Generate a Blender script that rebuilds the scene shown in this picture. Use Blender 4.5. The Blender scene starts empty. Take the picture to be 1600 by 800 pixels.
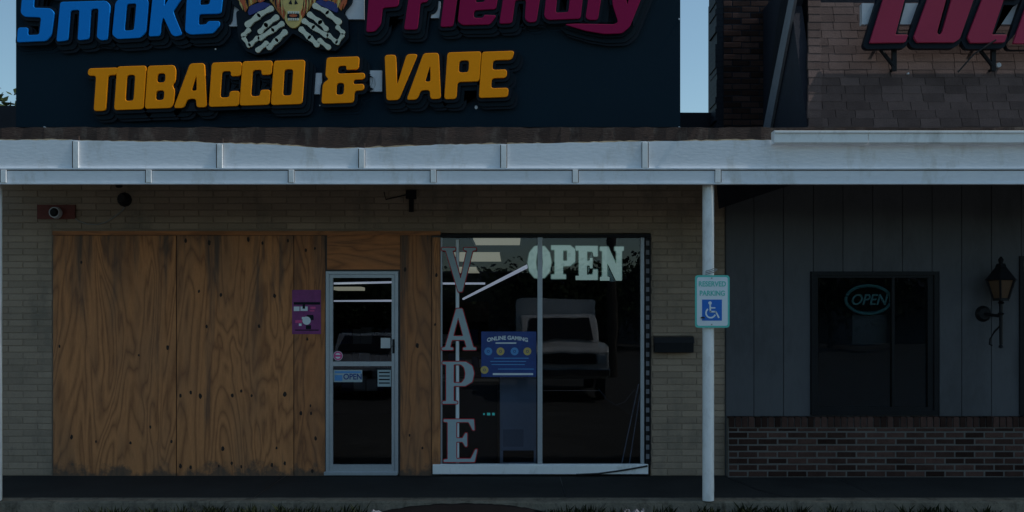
import bpy, math, random
from mathutils import Vector, Matrix
random.seed(7)
R = math.radians
S = bpy.context.scene
COL = S.collection

# ------------------------------------------------------------------ camera, world, sun, exposure
F = 1450.0           # focal length in photo pixels (photo 1600 wide)
HZ = 503.0           # photo row of the horizon
CD = 9.667           # camera distance to the brick wall plane (y = 0)
CH = 1.6
cam = bpy.data.cameras.new('camera'); co = bpy.data.objects.new('camera', cam); COL.objects.link(co)
co.location = (0, -CD, CH); co.rotation_euler = (R(90), 0, 0)
cam.lens = 36 * F / 1600; cam.sensor_width = 36; cam.shift_y = (HZ - 400) / 1600
cam.clip_end = 3000; cam.clip_start = 0.05
S.camera = co
SUNV = Vector((0.50, -0.02, 0.80)).normalized()
el = math.asin(SUNV.z); az = math.atan2(SUNV.x, SUNV.y)
w = bpy.data.worlds.new('World'); S.world = w; w.use_nodes = True
nt = w.node_tree; bg = nt.nodes['Background']
sky = nt.nodes.new('ShaderNodeTexSky'); sky.sky_type = 'NISHITA'; sky.sun_disc = False
sky.sun_elevation = el; sky.sun_rotation = az; sky.air_density = 1.0; sky.dust_density = 0.9; sky.ozone_density = 1.0
wb = nt.nodes.new('ShaderNodeMix'); wb.data_type = 'RGBA'; wb.blend_type = 'MULTIPLY'; wb.inputs[0].default_value = 1
wb.inputs[7].default_value = (.88, .99, .90, 1)      # cool green white balance of the phone picture
nt.links.new(sky.outputs[0], wb.inputs[6]); nt.links.new(wb.outputs[2], bg.inputs[0]); bg.inputs[1].default_value = 0.15
sl = bpy.data.lights.new('sun', 'SUN'); so = bpy.data.objects.new('sun', sl); COL.objects.link(so)
sl.energy = 3.2; sl.angle = R(0.5); sl.color = (1, .95, .88)
so.rotation_euler = SUNV.to_track_quat('Z', 'Y').to_euler(); so.location = (6, -6, 12)
S.view_settings.view_transform = 'Standard'; S.view_settings.look = 'None'
S.view_settings.exposure = -0.15; S.view_settings.gamma = 1; S.view_settings.use_curve_mapping = False

# ------------------------------------------------------------------ materials
def _n(nt, t, **k):
    n = nt.nodes.new(t)
    for a, b in k.items(): setattr(n, a, b)
    return n
def coords(nt, scale=(1, 1, 1), kind='Object'):
    tc = _n(nt, 'ShaderNodeTexCoord'); mp = _n(nt, 'ShaderNodeMapping')
    mp.inputs['Scale'].default_value = scale
    nt.links.new(tc.outputs[kind], mp.inputs[0]); return mp.outputs[0]
def noise(nt, vec, scale, detail=4, rough=.6, dist=0):
    n = _n(nt, 'ShaderNodeTexNoise'); n.inputs['Scale'].default_value = scale
    n.inputs['Detail'].default_value = detail; n.inputs['Roughness'].default_value = rough; n.inputs['Distortion'].default_value = dist
    nt.links.new(vec, n.inputs['Vector']); return n.outputs['Fac']
def ramp(nt, fac, stops, interp='LINEAR'):
    r = _n(nt, 'ShaderNodeValToRGB'); r.color_ramp.interpolation = interp
    while len(r.color_ramp.elements) < len(stops): r.color_ramp.elements.new(.5)
    for e, (p, c) in zip(r.color_ramp.elements, stops):
        e.position = p; e.color = (*c, 1) if len(c) == 3 else c
    nt.links.new(fac, r.inputs[0]); return r.outputs[0]
def mixc(nt, fac, a, b, mode='MIX'):
    m = _n(nt, 'ShaderNodeMix', data_type='RGBA', blend_type=mode)
    for s, v in ((0, fac), (6, a), (7, b)):
        if hasattr(v, 'is_linked') or isinstance(v, bpy.types.NodeSocket): nt.links.new(v, m.inputs[s])
        else: m.inputs[s].default_value = v if s == 0 else (*v, 1)
    return m.outputs[2]
def bump(nt, h, dist, strength=1):
    b = _n(nt, 'ShaderNodeBump'); b.inputs['Distance'].default_value = dist; b.inputs['Strength'].default_value = strength
    nt.links.new(h, b.inputs['Height']); return b.outputs[0]
def G(v): return (v, v, v)
def base(name, rough=.6, metal=0.0):
    m = bpy.data.materials.new(name); m.use_nodes = True
    b = m.node_tree.nodes['Principled BSDF']; b.inputs['Roughness'].default_value = rough; b.inputs['Metallic'].default_value = metal
    return m, m.node_tree, b
def plain(name, c, rough=.6, metal=0, var=.18, vs=3, fine=40, bmp=.0015, stretch=(1, 1, 1), island=0, dirt=None, ds=1.2):
    """base colour with a broad and a fine noise, optional per-piece tint and dirt blotches"""
    m, nt, b = base(name, rough, metal)
    v = coords(nt, stretch)
    f = noise(nt, v, vs, 5)
    col = ramp(nt, f, [(.25, tuple(x * (1 - var) for x in c)), (.75, tuple(min(1, x * (1 + var)) for x in c))])
    f2 = noise(nt, v, fine, 3)
    col = mixc(nt, .35, col, ramp(nt, f2, [(.3, tuple(x * (1 - var) for x in c)), (.7, tuple(min(1, x * (1 + var)) for x in c))]))
    if island:
        g = _n(nt, 'ShaderNodeNewGeometry')
        t = ramp(nt, g.outputs['Random Per Island'], [(0, G(1 - island)), (1, G(1 + island))])
        col = mixc(nt, 1.0, col, t, 'MULTIPLY')
    if dirt:
        f3 = noise(nt, coords(nt, (1, 1, .45)), ds, 6, .7)
        k = ramp(nt, f3, [(.52, G(0)), (.72, G(.85))])
        col = mixc(nt, k, col, dirt)
    nt.links.new(col, b.inputs['Base Color'])
    if bmp: nt.links.new(bump(nt, f2, bmp), b.inputs['Normal'])
    return m
def dull(n, v=.15): M[n].node_tree.nodes['Principled BSDF'].inputs['Specular IOR Level'].default_value = v
def emis(name, c, s):
    m, nt, b = base(name, .4)
    b.inputs['Base Color'].default_value = (*c, 1); b.inputs['Emission Color'].default_value = (*c, 1); b.inputs['Emission Strength'].default_value = s
    return m
def glassm(name, tint, ior=1.55, rough=0.0):
    m = bpy.data.materials.new(name); m.use_nodes = True; nt = m.node_tree
    nt.nodes.remove(nt.nodes['Principled BSDF'])
    o = nt.nodes['Material Output']
    t = _n(nt, 'ShaderNodeBsdfTransparent'); t.inputs[0].default_value = (*tint, 1)
    g = _n(nt, 'ShaderNodeBsdfGlossy'); g.inputs['Roughness'].default_value = rough
    fr = _n(nt, 'ShaderNodeFresnel'); fr.inputs[0].default_value = ior
    v = coords(nt); nz = noise(nt, v, 1.3, 2)
    nt.links.new(bump(nt, nz, .0012), g.inputs['Normal'])
    mx = _n(nt, 'ShaderNodeMixShader')
    nt.links.new(fr.outputs[0], mx.inputs[0]); nt.links.new(t.outputs[0], mx.inputs[1]); nt.links.new(g.outputs[0], mx.inputs[2])
    nt.links.new(mx.outputs[0], o.inputs[0]); return m
def plywood(name, tone=1.0, rot=False, red=0.0):
    m, nt, b = base(name, .78)
    st = (1, 1, .17) if not rot else (.17, 1, 1)
    tc = _n(nt, 'ShaderNodeTexCoord'); oi = _n(nt, 'ShaderNodeObjectInfo')
    add = _n(nt, 'ShaderNodeVectorMath', operation='ADD'); nt.links.new(tc.outputs['Object'], add.inputs[0])
    sc = _n(nt, 'ShaderNodeVectorMath', operation='SCALE'); sc.inputs[3].default_value = 37.0
    cb = _n(nt, 'ShaderNodeCombineXYZ')
    for i in range(3): nt.links.new(oi.outputs['Random'], cb.inputs[i])
    nt.links.new(cb.outputs[0], sc.inputs[0]); nt.links.new(sc.outputs[0], add.inputs[1])
    mp = _n(nt, 'ShaderNodeMapping'); mp.inputs['Scale'].default_value = st; nt.links.new(add.outputs[0], mp.inputs[0])
    v = mp.outputs[0]
    # cathedral grain: rings of a stretched smooth noise field
    f = noise(nt, v, 3.0, 2.8, .45, .7)
    mu = _n(nt, 'ShaderNodeMath', operation='MULTIPLY'); nt.links.new(f, mu.inputs[0]); mu.inputs[1].default_value = 26
    fr = _n(nt, 'ShaderNodeMath', operation='PINGPONG'); nt.links.new(mu.outputs[0], fr.inputs[0]); fr.inputs[1].default_value = 1.0
    tone *= 1.32; c1 = (.38 * tone, .155 * tone * (1 - red * .25), .056 * tone * (1 - red * .4)); c2 = (.15 * tone, .055 * tone, .02 * tone)
    col = ramp(nt, fr.outputs[0], [(.0, c2), (.30, tuple((a + c) / 2 * 1.1 for a, c in zip(c1, c2))), (.62, c1), (1, tuple(x * 1.12 for x in c1))])
    fine = noise(nt, v, 60, 3, .7)
    col = mixc(nt, .35, col, ramp(nt, fine, [(.25, c2), (.75, tuple(x * 1.15 for x in c1))]))
    # broad weathering
    f4 = noise(nt, v, 3.1, 4, .6)
    col = mixc(nt, ramp(nt, f4, [(.45, G(0)), (.72, G(.5))]), col, (.17, .10, .06))
    # water streaks running down from the top edge
    sp = _n(nt, 'ShaderNodeSeparateXYZ'); nt.links.new(tc.outputs['Object'], sp.inputs[0])
    mp2 = _n(nt, 'ShaderNodeMapping'); mp2.inputs['Scale'].default_value = (1, 1, .07); nt.links.new(add.outputs[0], mp2.inputs[0])
    f5 = noise(nt, mp2.outputs[0], 6.5, 5, .65)
    hz = _n(nt, 'ShaderNodeMapRange'); nt.links.new(sp.outputs[2], hz.inputs[0]); hz.inputs[1].default_value = 1.55; hz.inputs[2].default_value = 2.55
    hz.inputs[3].default_value = 0; hz.inputs[4].default_value = .16
    ad = _n(nt, 'ShaderNodeMath', operation='ADD'); nt.links.new(f5, ad.inputs[0]); nt.links.new(hz.outputs[0], ad.inputs[1])
    if not rot:
        col = mixc(nt, ramp(nt, ad.outputs[0], [(.61, G(0)), (.76, G(.8))]), col, (.06, .048, .04))
    # splashed mud low down
    nz2 = noise(nt, tc.outputs['Object'], 5, 5, .7)
    lo = _n(nt, 'ShaderNodeMapRange'); nt.links.new(sp.outputs[2], lo.inputs[0]); lo.inputs[1].default_value = 0; lo.inputs[2].default_value = .22
    lo.inputs[3].default_value = .35; lo.inputs[4].default_value = 0
    ad2 = _n(nt, 'ShaderNodeMath', operation='ADD'); nt.links.new(nz2, ad2.inputs[0]); nt.links.new(lo.outputs[0], ad2.inputs[1])
    col = mixc(nt, ramp(nt, ad2.outputs[0], [(.66, G(0)), (.82, G(.8))]), col, (.06, .05, .04))
    nt.links.new(col, b.inputs['Base Color']); nt.links.new(bump(nt, fr.outputs[0], .0012), b.inputs['Normal'])
    return m

M = {}
M['asphalt'] = plain('asphalt', (.062, .06, .056), .9, var=.35, vs=1.5, fine=120, bmp=.004)
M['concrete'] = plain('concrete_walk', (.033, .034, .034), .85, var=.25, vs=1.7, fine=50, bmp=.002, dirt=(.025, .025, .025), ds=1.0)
M['kerb'] = plain('kerb_concrete', (.15, .135, .11), .9, var=.4, vs=6, fine=50, bmp=.006, dirt=(.03, .027, .022), ds=7)
M['beige'] = plain('painted_beige_brick', (.29, .222, .165), .75, var=.18, vs=2.2, fine=45, bmp=.003, island=.14, dirt=(.12, .105, .085), ds=2.2)
M['mortar'] = plain('painted_mortar', (.25, .195, .148), .9, var=.2, bmp=.002)
M['brown'] = plain('brown_brick', (.06, .034, .029), .85, var=.35, vs=9, fine=70, bmp=.003, island=.55)
M['bmortar'] = plain('grey_mortar', (.125, .115, .108), .95, var=.2, bmp=.003)
M['siding'] = plain('slate_blue_siding', (.088, .092, .104), .6, dirt=(.05, .052, .058), ds=1.1, var=.12, vs=1.5, fine=30, bmp=.001, stretch=(1, 1, .2), island=.06)
M['dark'] = plain('dark_flashing', (.012, .016, .024), .6, var=.3, bmp=.001)
M['cheek'] = plain('dark_cheek_panel', (.02, .022, .032), .8, var=.25, vs=6, fine=50, bmp=.003)
M['trim'] = plain('grey_trim', (.14, .145, .17), .7, var=.25, vs=6, bmp=.002)
M['fascia'] = plain('white_fascia_paint', (.72, .76, .82), .55, var=.09, vs=2.5, fine=30, bmp=.0015, stretch=(.5, 1, 1.6), dirt=(.5, .5, .48), ds=3.4)
M['white'] = plain('white_paint_metal', (.80, .82, .84), .4, var=.06, vs=4, bmp=.0005, dirt=(.5, .5, .5), ds=5)
M['beam'] = plain('weathered_beam', (.04, .024, .02), .9, var=.6, vs=5, fine=60, bmp=.006, stretch=(.35, 1, 2), dirt=(.13, .11, .095), ds=4)
M['rawwood'] = plain('torn_wood_edge', (.30, .24, .16), .9, var=.5, vs=9, bmp=.004, stretch=(.3, 1, 1))
M['soffit'] = plain('soffit_boards', (.72, .70, .65), .8, var=.2, bmp=.001)
M['alu'] = plain('aluminium', (.40, .43, .47), .42, .45, var=.1, vs=5, bmp=.0004)
M['black'] = plain('black_metal', (.009, .01, .013), .45, var=.3, bmp=.0006)
M['blackp'] = plain('black_plastic', (.013, .014, .017), .35, var=.2, bmp=.0004)
M['navy'] = plain('navy_sign_face', (.001, .013, .025), .75, var=.14, vs=.9, fine=60, bmp=.0003)
M['navy2'] = plain('dark_sign_layer', (.003, .008, .016), .5, var=.15, bmp=.0003)
M['navy3'] = plain('slate_sign_layer', (.004, .011, .018), .7, var=.15, bmp=.0003)
M['yellow'] = plain('amber_letter_face', (.97, .31, .0), .6, var=.05, bmp=.0003)
M['blue'] = plain('blue_letter_face', (.0, .22, .72), .6, var=.05, bmp=.0003)
M['red'] = plain('crimson_letter_face', (.27, .002, .06), .6, var=.06, bmp=.0003)
M['lred'] = plain('red_letter_face', (.32, .03, .075), .6, var=.08, bmp=.0003)
M['race'] = plain('raceway_grey', (.52, .56, .62), .5, var=.12, bmp=.0005)
M['bone'] = plain('bone_print', (.52, .56, .47), .5, var=.12, bmp=.0003)
M['cream'] = plain('cream_print', (.52, .40, .13), .5, var=.12, bmp=.0003)
M['gold'] = plain('gold_print', (.42, .19, .02), .5, var=.5, vs=14, bmp=.0003)
M['orange'] = plain('orange_print', (.42, .08, .015), .5, var=.3, bmp=.0003)
M['cuff'] = plain('blue_cuff_print', (.01, .02, .16), .5, var=.3, bmp=.0003)
M['shingle'] = plain('brown_asphalt_shingle', (.10, .073, .069), .95, var=.3, vs=5, fine=90, bmp=.004, island=.22)
M['ply'] = plywood('weathered_plywood')
M['plyr'] = plywood('plywood_crosswise', .95, True, .45)
M['plyd'] = plywood('plywood_darker', .85, False, .2)
M['knot'] = plain('plywood_knot', (.018, .01, .007), .8, var=.4, bmp=.001)
M['glass'] = glassm('shop_glass', (.62, .66, .74), 1.50)
M['dglass'] = glassm('dark_tinted_glass', (.74, .80, .84), 1.36)
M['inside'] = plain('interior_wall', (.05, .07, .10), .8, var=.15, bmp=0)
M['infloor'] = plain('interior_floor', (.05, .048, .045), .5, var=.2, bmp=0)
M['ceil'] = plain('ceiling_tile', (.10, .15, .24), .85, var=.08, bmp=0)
M['panel'] = emis('troffer_light', (1.0, .92, .60), .42)
M['tube'] = emis('led_tube', (.9, .95, 1), .62)
M['mint'] = emis('mint_led_face', (.66, .88, .68), .50)
M['mintd'] = plain('mint_dim', (.5, .62, .55), .5, var=.1, bmp=0)
M['cyan'] = emis('cyan_led', (.1, .9, .8), .35)
M['amber'] = plain('amber_lantern_glass', (.09, .052, .03), .3, var=.2, bmp=.0005)
M['greyw'] = plain('pale_grey_panel', (.8, .82, .82), .5, var=.12, bmp=.0003)
M['paper'] = plain('paper', (.55, .58, .6), .8, var=.06, bmp=.0003)
M['vape'] = plain('pale_blue_vinyl', (.34, .43, .47), .6, var=.06, bmp=.0003)
M['vred'] = plain('red_vinyl', (.42, .02, .03), .6, var=.1, bmp=.0003)
M['poster'] = plain('blue_poster', (.01, .045, .22), .5, var=.3, vs=6, bmp=.0003)
M['lblue'] = plain('light_blue_print', (.08, .28, .62), .5, var=.2, bmp=.0003)
M['ppl'] = plain('purple_poster', (.20, .025, .16), .5, var=.35, vs=12, bmp=.0003)
M['pink'] = plain('pink_print', (.62, .06, .25), .5, var=.2, bmp=.0003)
M['signw'] = plain('sign_white', (.66, .74, .80), .45, var=.05, bmp=.0003)
M['signg'] = plain('sign_green', (.09, .52, .46), .45, var=.06, bmp=.0003)
M['signb'] = plain('sign_blue', (.004, .13, .55), .4, var=.06, bmp=.0003)
M['neon'] = plain('unlit_neon_tube', (.12, .27, .25), .4, var=.05, bmp=0)
M['patch'] = plain('fresh_tar', (.005, .005, .006), .9, var=.3, vs=3, fine=60, bmp=.004)
M['silver'] = plain('silver_car_paint', (.3, .31, .33), .3, .3, var=.03, bmp=0)
M['rust'] = plain('rust_red_plate', (.14, .028, .02), .7, var=.3, vs=12, bmp=.001)
M['weed'] = plain('weed_leaf', (.016, .021, .010), .8, var=.4, vs=10, bmp=0, island=.4)
M['leaf'] = plain('tree_leaf', (.035, .05, .022), .9, var=.3, bmp=0, island=.3)
M['bark'] = plain('bark', (.09, .07, .05), .95, var=.3, vs=6, bmp=.01, stretch=(1, 1, .3))
M['truck'] = plain('white_truck_paint', (.62, .62, .6), .25, var=.03, bmp=0)
M['chrome'] = plain('chrome', (.6, .6, .6), .15, 1, var=.05, bmp=0)
M['tyre'] = plain('tyre_rubber', (.02, .02, .02), .85, var=.2, bmp=.002)
M['wire'] = plain('grey_cable', (.25, .26, .26), .6, var=.1, bmp=0)
M['bcable'] = plain('black_cable', (.01, .01, .012), .6, var=.1, bmp=0)
M['counter'] = plain('brown_counter', (.05, .042, .038), .5, var=.2, bmp=0)

for n_ in ('navy', 'navy2', 'navy3', 'yellow', 'blue', 'red', 'lred', 'black', 'dark', 'cheek', 'siding', 'inside'): dull(n_)
for n_ in ('patch', 'concrete', 'kerb', 'asphalt', 'brown', 'shingle', 'leaf', 'weed'): dull(n_, .05)
# ------------------------------------------------------------------ geometry helpers
def W(px, py, y):
    d = y + CD
    return ((px - 800) * d / F, CH + (HZ - py) * d / F)
def sc(y): return (y + CD) / F            # metres per photo pixel at depth y
ORG = {}
class MB:
    def __init__(s): s.v = []; s.f = []; s.m = []
    def add(s, vs, fs, mi=0):
        o = len(s.v); s.v += [tuple(v) for v in vs]
        for f in fs: s.f.append([i + o for i in f]); s.m.append(mi)
        return s
    def box(s, x0, x1, y0, y1, z0, z1, mi=0):
        if x0 > x1: x0, x1 = x1, x0
        if y0 > y1: y0, y1 = y1, y0
        if z0 > z1: z0, z1 = z1, z0
        return s.add([(x0, y0, z0), (x1, y0, z0), (x1, y1, z0), (x0, y1, z0), (x0, y0, z1), (x1, y0, z1), (x1, y1, z1), (x0, y1, z1)],
                     [(0, 3, 2, 1), (4, 5, 6, 7), (0, 1, 5, 4), (1, 2, 6, 5), (2, 3, 7, 6), (3, 0, 4, 7)], mi)
    def pbox(s, p0, q0, p1, q1, y, t, mi=0):
        """box whose front face lies on plane y and spans photo pixels, t thick going back"""
        x0, z0 = W(p0, q1, y); x1, z1 = W(p1, q0, y)
        return s.box(x0, x1, y, y + t, z0, z1, mi)
    def tube(s, pts, r, n=10, mi=0, r1=None):
        pts = [Vector(p) for p in pts]; o = len(s.v); k = len(pts)
        for i, p in enumerate(pts):
            d = (pts[min(i + 1, k - 1)] - pts[max(i - 1, 0)]).normalized()
            a = Vector((0, 0, 1)) if abs(d.z) < .9 else Vector((1, 0, 0))
            u = d.cross(a).normalized(); v = d.cross(u)
            rr = r if r1 is None else r + (r1 - r) * i / (k - 1)
            for j in range(n):
                t = 2 * math.pi * j / n; s.v.append(tuple(p + u * rr * math.cos(t) + v * rr * math.sin(t)))
        for i in range(k - 1):
            for j in range(n):
                s.f.append([o + i * n + j, o + i * n + (j + 1) % n, o + (i + 1) * n + (j + 1) % n, o + (i + 1) * n + j]); s.m.append(mi)
        s.f.append([o + j for j in range(n)]); s.m.append(mi)
        s.f.append([o + (k - 1) * n + n - 1 - j for j in range(n)]); s.m.append(mi)
        return s
    def prism(s, poly, axis, a, b, mi=0):
        """poly: 2-D outline; axis 'y' -> (x,z) outline extruded a..b in y; axis 'x' -> (y,z) outline; axis 'z' -> (x,y)"""
        n = len(poly)
        def mk(p, t):
            return {'y': (p[0], t, p[1]), 'x': (t, p[0], p[1]), 'z': (p[0], p[1], t)}[axis]
        return s.add([mk(p, a) for p in poly] + [mk(p, b) for p in poly],
                     [list(range(n)), list(range(2 * n - 1, n - 1, -1))] + [(i, i + n, (i + 1) % n + n, (i + 1) % n) for i in range(n)], mi)
    def lathe(s, prof, c, n=16, mi=0):
        o = len(s.v); k = len(prof)
        for r, z in prof:
            for j in range(n):
                t = 2 * math.pi * j / n; s.v.append((c[0] + r * math.cos(t), c[1] + r * math.sin(t), c[2] + z))
        for i in range(k - 1):
            for j in range(n):
                s.f.append([o + i * n + j, o + i * n + (j + 1) % n, o + (i + 1) * n + (j + 1) % n, o + (i + 1) * n + j]); s.m.append(mi)
        return s
    def mesh(s, name, mats, org=(0, 0, 0)):
        me = bpy.data.meshes.new(name)
        me.from_pydata([(v[0] - org[0], v[1] - org[1], v[2] - org[2]) for v in s.v], [], s.f)
        for m in mats: me.materials.append(m)
        for p, i in zip(me.polygons, s.m): p.material_index = i
        import bmesh
        bm = bmesh.new(); bm.from_mesh(me); bmesh.ops.recalc_face_normals(bm, faces=bm.faces); bm.to_mesh(me); bm.free()
        return me
    def build(s, name, mats, parent=None, loc=None, smooth=False, bev=0):
        if not isinstance(mats, (list, tuple)): mats = [mats]
        mats = [M[m] if isinstance(m, str) else m for m in mats]
        org = ORG[parent.name] if parent else (loc or (0, 0, 0))
        me = s.mesh(name, mats, org)
        return link(name, me, parent, org, smooth, bev)
def link(name, me, parent, org, smooth=False, bev=0):
    o = bpy.data.objects.new(name, me); COL.objects.link(o)
    if parent: o.parent = parent
    else: o.location = org
    ORG[o.name] = org
    if smooth:
        me.shade_smooth()
        try: me.set_sharp_from_angle(angle=R(40))
        except Exception: pass
    if bev:
        b = o.modifiers.new('bevel', 'BEVEL'); b.width = bev; b.segments = 2; b.limit_method = 'ANGLE'
    return o
def tag(o, label=None, cat=None, group=None, kind=None):
    if label: o['label'] = label
    if cat: o['category'] = cat
    if group: o['group'] = group
    if kind: o['kind'] = kind
    return o
def thing(name, label, cat, loc, group=None):
    o = bpy.data.objects.new(name, None); COL.objects.link(o); o.location = loc; o.empty_display_size = .2
    ORG[o.name] = tuple(loc); return tag(o, label, cat, group)

def rnd(poly, r, n=4):
    out = []; k = len(poly)
    for i in range(k):
        p = Vector(poly[i]); a = Vector(poly[i - 1]) - p; b = Vector(poly[(i + 1) % k]) - p
        d = min(r, a.length * .45, b.length * .45)
        if d < 1e-6: out.append(tuple(p)); continue
        A = p + a.normalized() * d; B = p + b.normalized() * d
        for j in range(n + 1):
            t = j / n; out.append(tuple(A * (1 - t) ** 2 + p * 2 * t * (1 - t) + B * t * t))
    return out
def glyph(contours, y, depth, offset=0.0, bevel=0.0, dx=0, dz=0):
    """contours in world (x,z); returns a mesh whose front face stands at plane y and which is depth thick"""
    cu = bpy.data.curves.new('g', 'CURVE'); cu.dimensions = '2D'; cu.fill_mode = 'BOTH'
    cu.extrude = max(depth / 2 - bevel, 0); cu.bevel_depth = bevel; cu.offset = offset - bevel; cu.bevel_resolution = 1
    for c in contours:
        sp = cu.splines.new('POLY'); sp.points.add(len(c) - 1); sp.use_cyclic_u = True
        for i, p in enumerate(c): sp.points[i].co = (p[0] + dx, p[1] + dz, 0, 1)
    return c2m(cu, lambda v: (v.x, y + depth / 2 - v.z, v.y))
def c2m(cu, f):
    ob = bpy.data.objects.new('g', cu); COL.objects.link(ob)
    dg = bpy.context.evaluated_depsgraph_get(); dg.update()
    me = bpy.data.meshes.new_from_object(ob.evaluated_get(dg))
    bpy.data.objects.remove(ob); bpy.data.curves.remove(cu)
    for v in me.vertices: v.co = f(v.co.copy())
    return me
def put(me, name, mat, parent, loc=None):
    org = ORG[parent.name] if parent else (loc or (0, 0, 0))
    me.transform(Matrix.Translation(-Vector(org))); me.materials.clear(); me.materials.append(M[mat]); me.name = name
    return link(name, me, parent, org)
def text(body, px, py, hpx, y, depth=.002, shear=0, wide=1.0, bold=0.0, arc=0.0):
    """built-in font; centred on photo pixel (px,py) at plane y, capital height hpx photo pixels"""
    cu = bpy.data.curves.new('t', 'FONT'); cu.body = body; cu.align_x = 'CENTER'; cu.align_y = 'CENTER'
    k = sc(y); cu.size = hpx * k / .72; cu.extrude = depth / 2; cu.shear = shear; cu.offset = bold * k
    X, Z = W(px, py, y)
    return c2m(cu, lambda v: (X + v.x * wide, y + depth / 2 - v.z, Z + v.y - arc * (v.x * wide) ** 2))

def cells(g, x0, x1, yb, yt, slant=0, slope=0, r=4):
    """unit-cell glyph -> photo pixel contours"""
    out = []
    for c in g:
        q = []
        for (u, v) in c:
            X = x0 + u * (x1 - x0); q.append((X + slant * v * (yb - yt), yb - v * (yb - yt) + slope * (X - x0)))
        out.append(rnd(q, r))
    return out
def topl(cs, y): return [[W(p[0], p[1], y) for p in c] for c in cs]
def rc(a, b, c, d): return [(a, b), (c, b), (c, d), (a, d)]
GL = {
 'T': [[(0, 1), (1, 1), (.97, .83), (.68, .83), (.68, 0), (.28, 0), (.28, .83), (0, .83)]],
 'O': [rc(0, 0, 1, 1), rc(.36, .2, .64, .8)],
 'B': [[(0, 0), (.92, 0), (1, .12), (1, .42), (.9, .52), (1, .62), (1, .88), (.92, 1), (0, 1)], rc(.36, .19, .64, .42), rc(.36, .6, .64, .82)],
 'A': [[(0, 0), (.31, 0), (.4, .2), (.66, .2), (.69, 0), (1, 0), (.84, 1), (.4, 1)], [(.5, .38), (.66, .38), (.62, .74)]],
 'C': [[(0, 0), (1, 0), (1, .34), (.66, .34), (.66, .2), (.36, .2), (.36, .8), (.66, .8), (.66, .68), (1, .68), (1, 1), (0, 1)]],
 'P': [[(0, 0), (.36, 0), (.36, .36), (1, .36), (1, 1), (0, 1)], rc(.37, .56, .66, .82)],
 'E': [[(0, 0), (.95, 0), (.95, .2), (.38, .2), (.38, .42), (.86, .42), (.86, .6), (.38, .6), (.38, .81), (1, .81), (1.06, 1), (0, 1)]],
 'V': [[(0, 1), (.34, 1), (.44, .33), (.66, 1), (1, 1), (.52, 0), (.15, 0)]],
 '&': [[(0, 0), (.78, 0), (.78, .26), (1, .26), (1, .4), (.74, .4), (.74, .5), (1, .5), (1, .64), (.34, .64), (.34, .81), (.54, .81), (.54, .72), (.84, .72), (.84, 1), (.05, 1), (.05, .6), (.14, .53), (0, .44)], rc(.34, .18, .52, .44)],
}

# ------------------------------------------------------------------ ground
YK = -1.37                                      # kerb line
g = MB(); g.box(-400, 400, -400, 400, -.6, -.13)
tag(g.build('ground', 'asphalt'), kind='structure')
g = MB(); g.box(-9, 14, YK + .16, -.002, -.126, 0)
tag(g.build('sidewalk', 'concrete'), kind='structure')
# rough kerb, its upper edge broken
kb = MB(); n = 330; x0 = -9; dx = 23 / n; prof = []
for i in range(n + 1):
    x = x0 + i * dx
    c = max(0, math.sin(x * 5.1) * math.sin(x * 2.3 + 1) - .45) * .05 + random.random() * .006
    prof.append((x, YK + c + random.uniform(-.004, .004), -.004 - c * .5))
vs = []
for x, y, z in prof: vs += [(x, y - .012 - random.random() * .008, -.128), (x, y, z - .012), (x, y + .016, z), (x, YK + .158, -.001)]
fs = []
for i in range(n):
    for k in range(3): fs.append((i * 4 + k, i * 4 + k + 1, i * 4 + k + 5, i * 4 + k + 4))
kb.add(vs, fs); tag(kb.build('kerb', 'kerb'), kind='structure')
# asphalt feathered up against the kerb
am = MB(); nx, ny = 50, 9
cx = W(725, 780, YK)[0]
for i in range(nx + 1):
    u = -1 + 2 * i / nx
    for j in range(ny + 1):
        v = j / ny
        h = .105 * max(0, (1 - abs(u) ** 2.4)) * (1 - v) ** 1.6
        am.v.append((cx + u * .85, YK - .006 - v * .7, -.127 + h + random.uniform(-.004, .004) * (h > .01)))
for i in range(nx):
    for j in range(ny):
        a = i * (ny + 1) + j; am.f.append([a, a + 1, a + ny + 2, a + ny + 1]); am.m.append(0)
tag(am.build('asphalt_patch', 'patch', smooth=True), kind='structure')

# ------------------------------------------------------------------ brick shop building
XL = W(-330, 0, 0)[0]; XP = W(1133, 0, 0)[0]    # left end, party line
bld = thing('brick_shop_building', 'low beige painted brick shop with boarded up front and one glazed window', 'building', (-2, 1, 0))
def bricks(mb, x0, x1, z0, z1, L, H, y, holes, gap=.007, depth=.05, jit=.0022, soldier=False):
    z = z0; row = 0
    while z < z1 - .01:
        zt = min(z + H, z1); x = x0 - (L / 2 if row % 2 else 0)
        while x < x1:
            a, b = max(x, x0), min(x + L, x1)
            segs = [(a, b)]
            for (h0, h1, g0, g1) in holes:
                if zt > g0 + .02 and z < g1 - .02:
                    ns = []
                    for (p, q) in segs:
                        if q <= h0 or p >= h1: ns.append((p, q))
                        else:
                            if p < h0: ns.append((p, h0))
                            if q > h1: ns.append((h1, q))
                    segs = ns
            for p, q in segs:
                if q - p > .02:
                    j = random.uniform(-jit, jit); c = .004
                    yf = y + j; pa, qa, za, zb = p + gap / 2, q - gap / 2, z + gap / 2, zt - gap / 2
                    mb.add([(pa, y + depth, za), (qa, y + depth, za), (qa, y + depth, zb), (pa, y + depth, zb),
                            (pa, yf + c, za), (qa, yf + c, za), (qa, yf + c, zb), (pa, yf + c, zb),
                            (pa + c, yf, za + c), (qa - c, yf, za + c), (qa - c, yf, zb - c), (pa + c, yf, zb - c)],
                           [(8, 9, 10, 11), (4, 5, 9, 8), (5, 6, 10, 9), (6, 7, 11, 10), (7, 4, 8, 11), (0, 1, 5, 4), (1, 2, 6, 5), (2, 3, 7, 6), (3, 0, 4, 7)])
            x += L
        z = zt; row += 1
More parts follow.
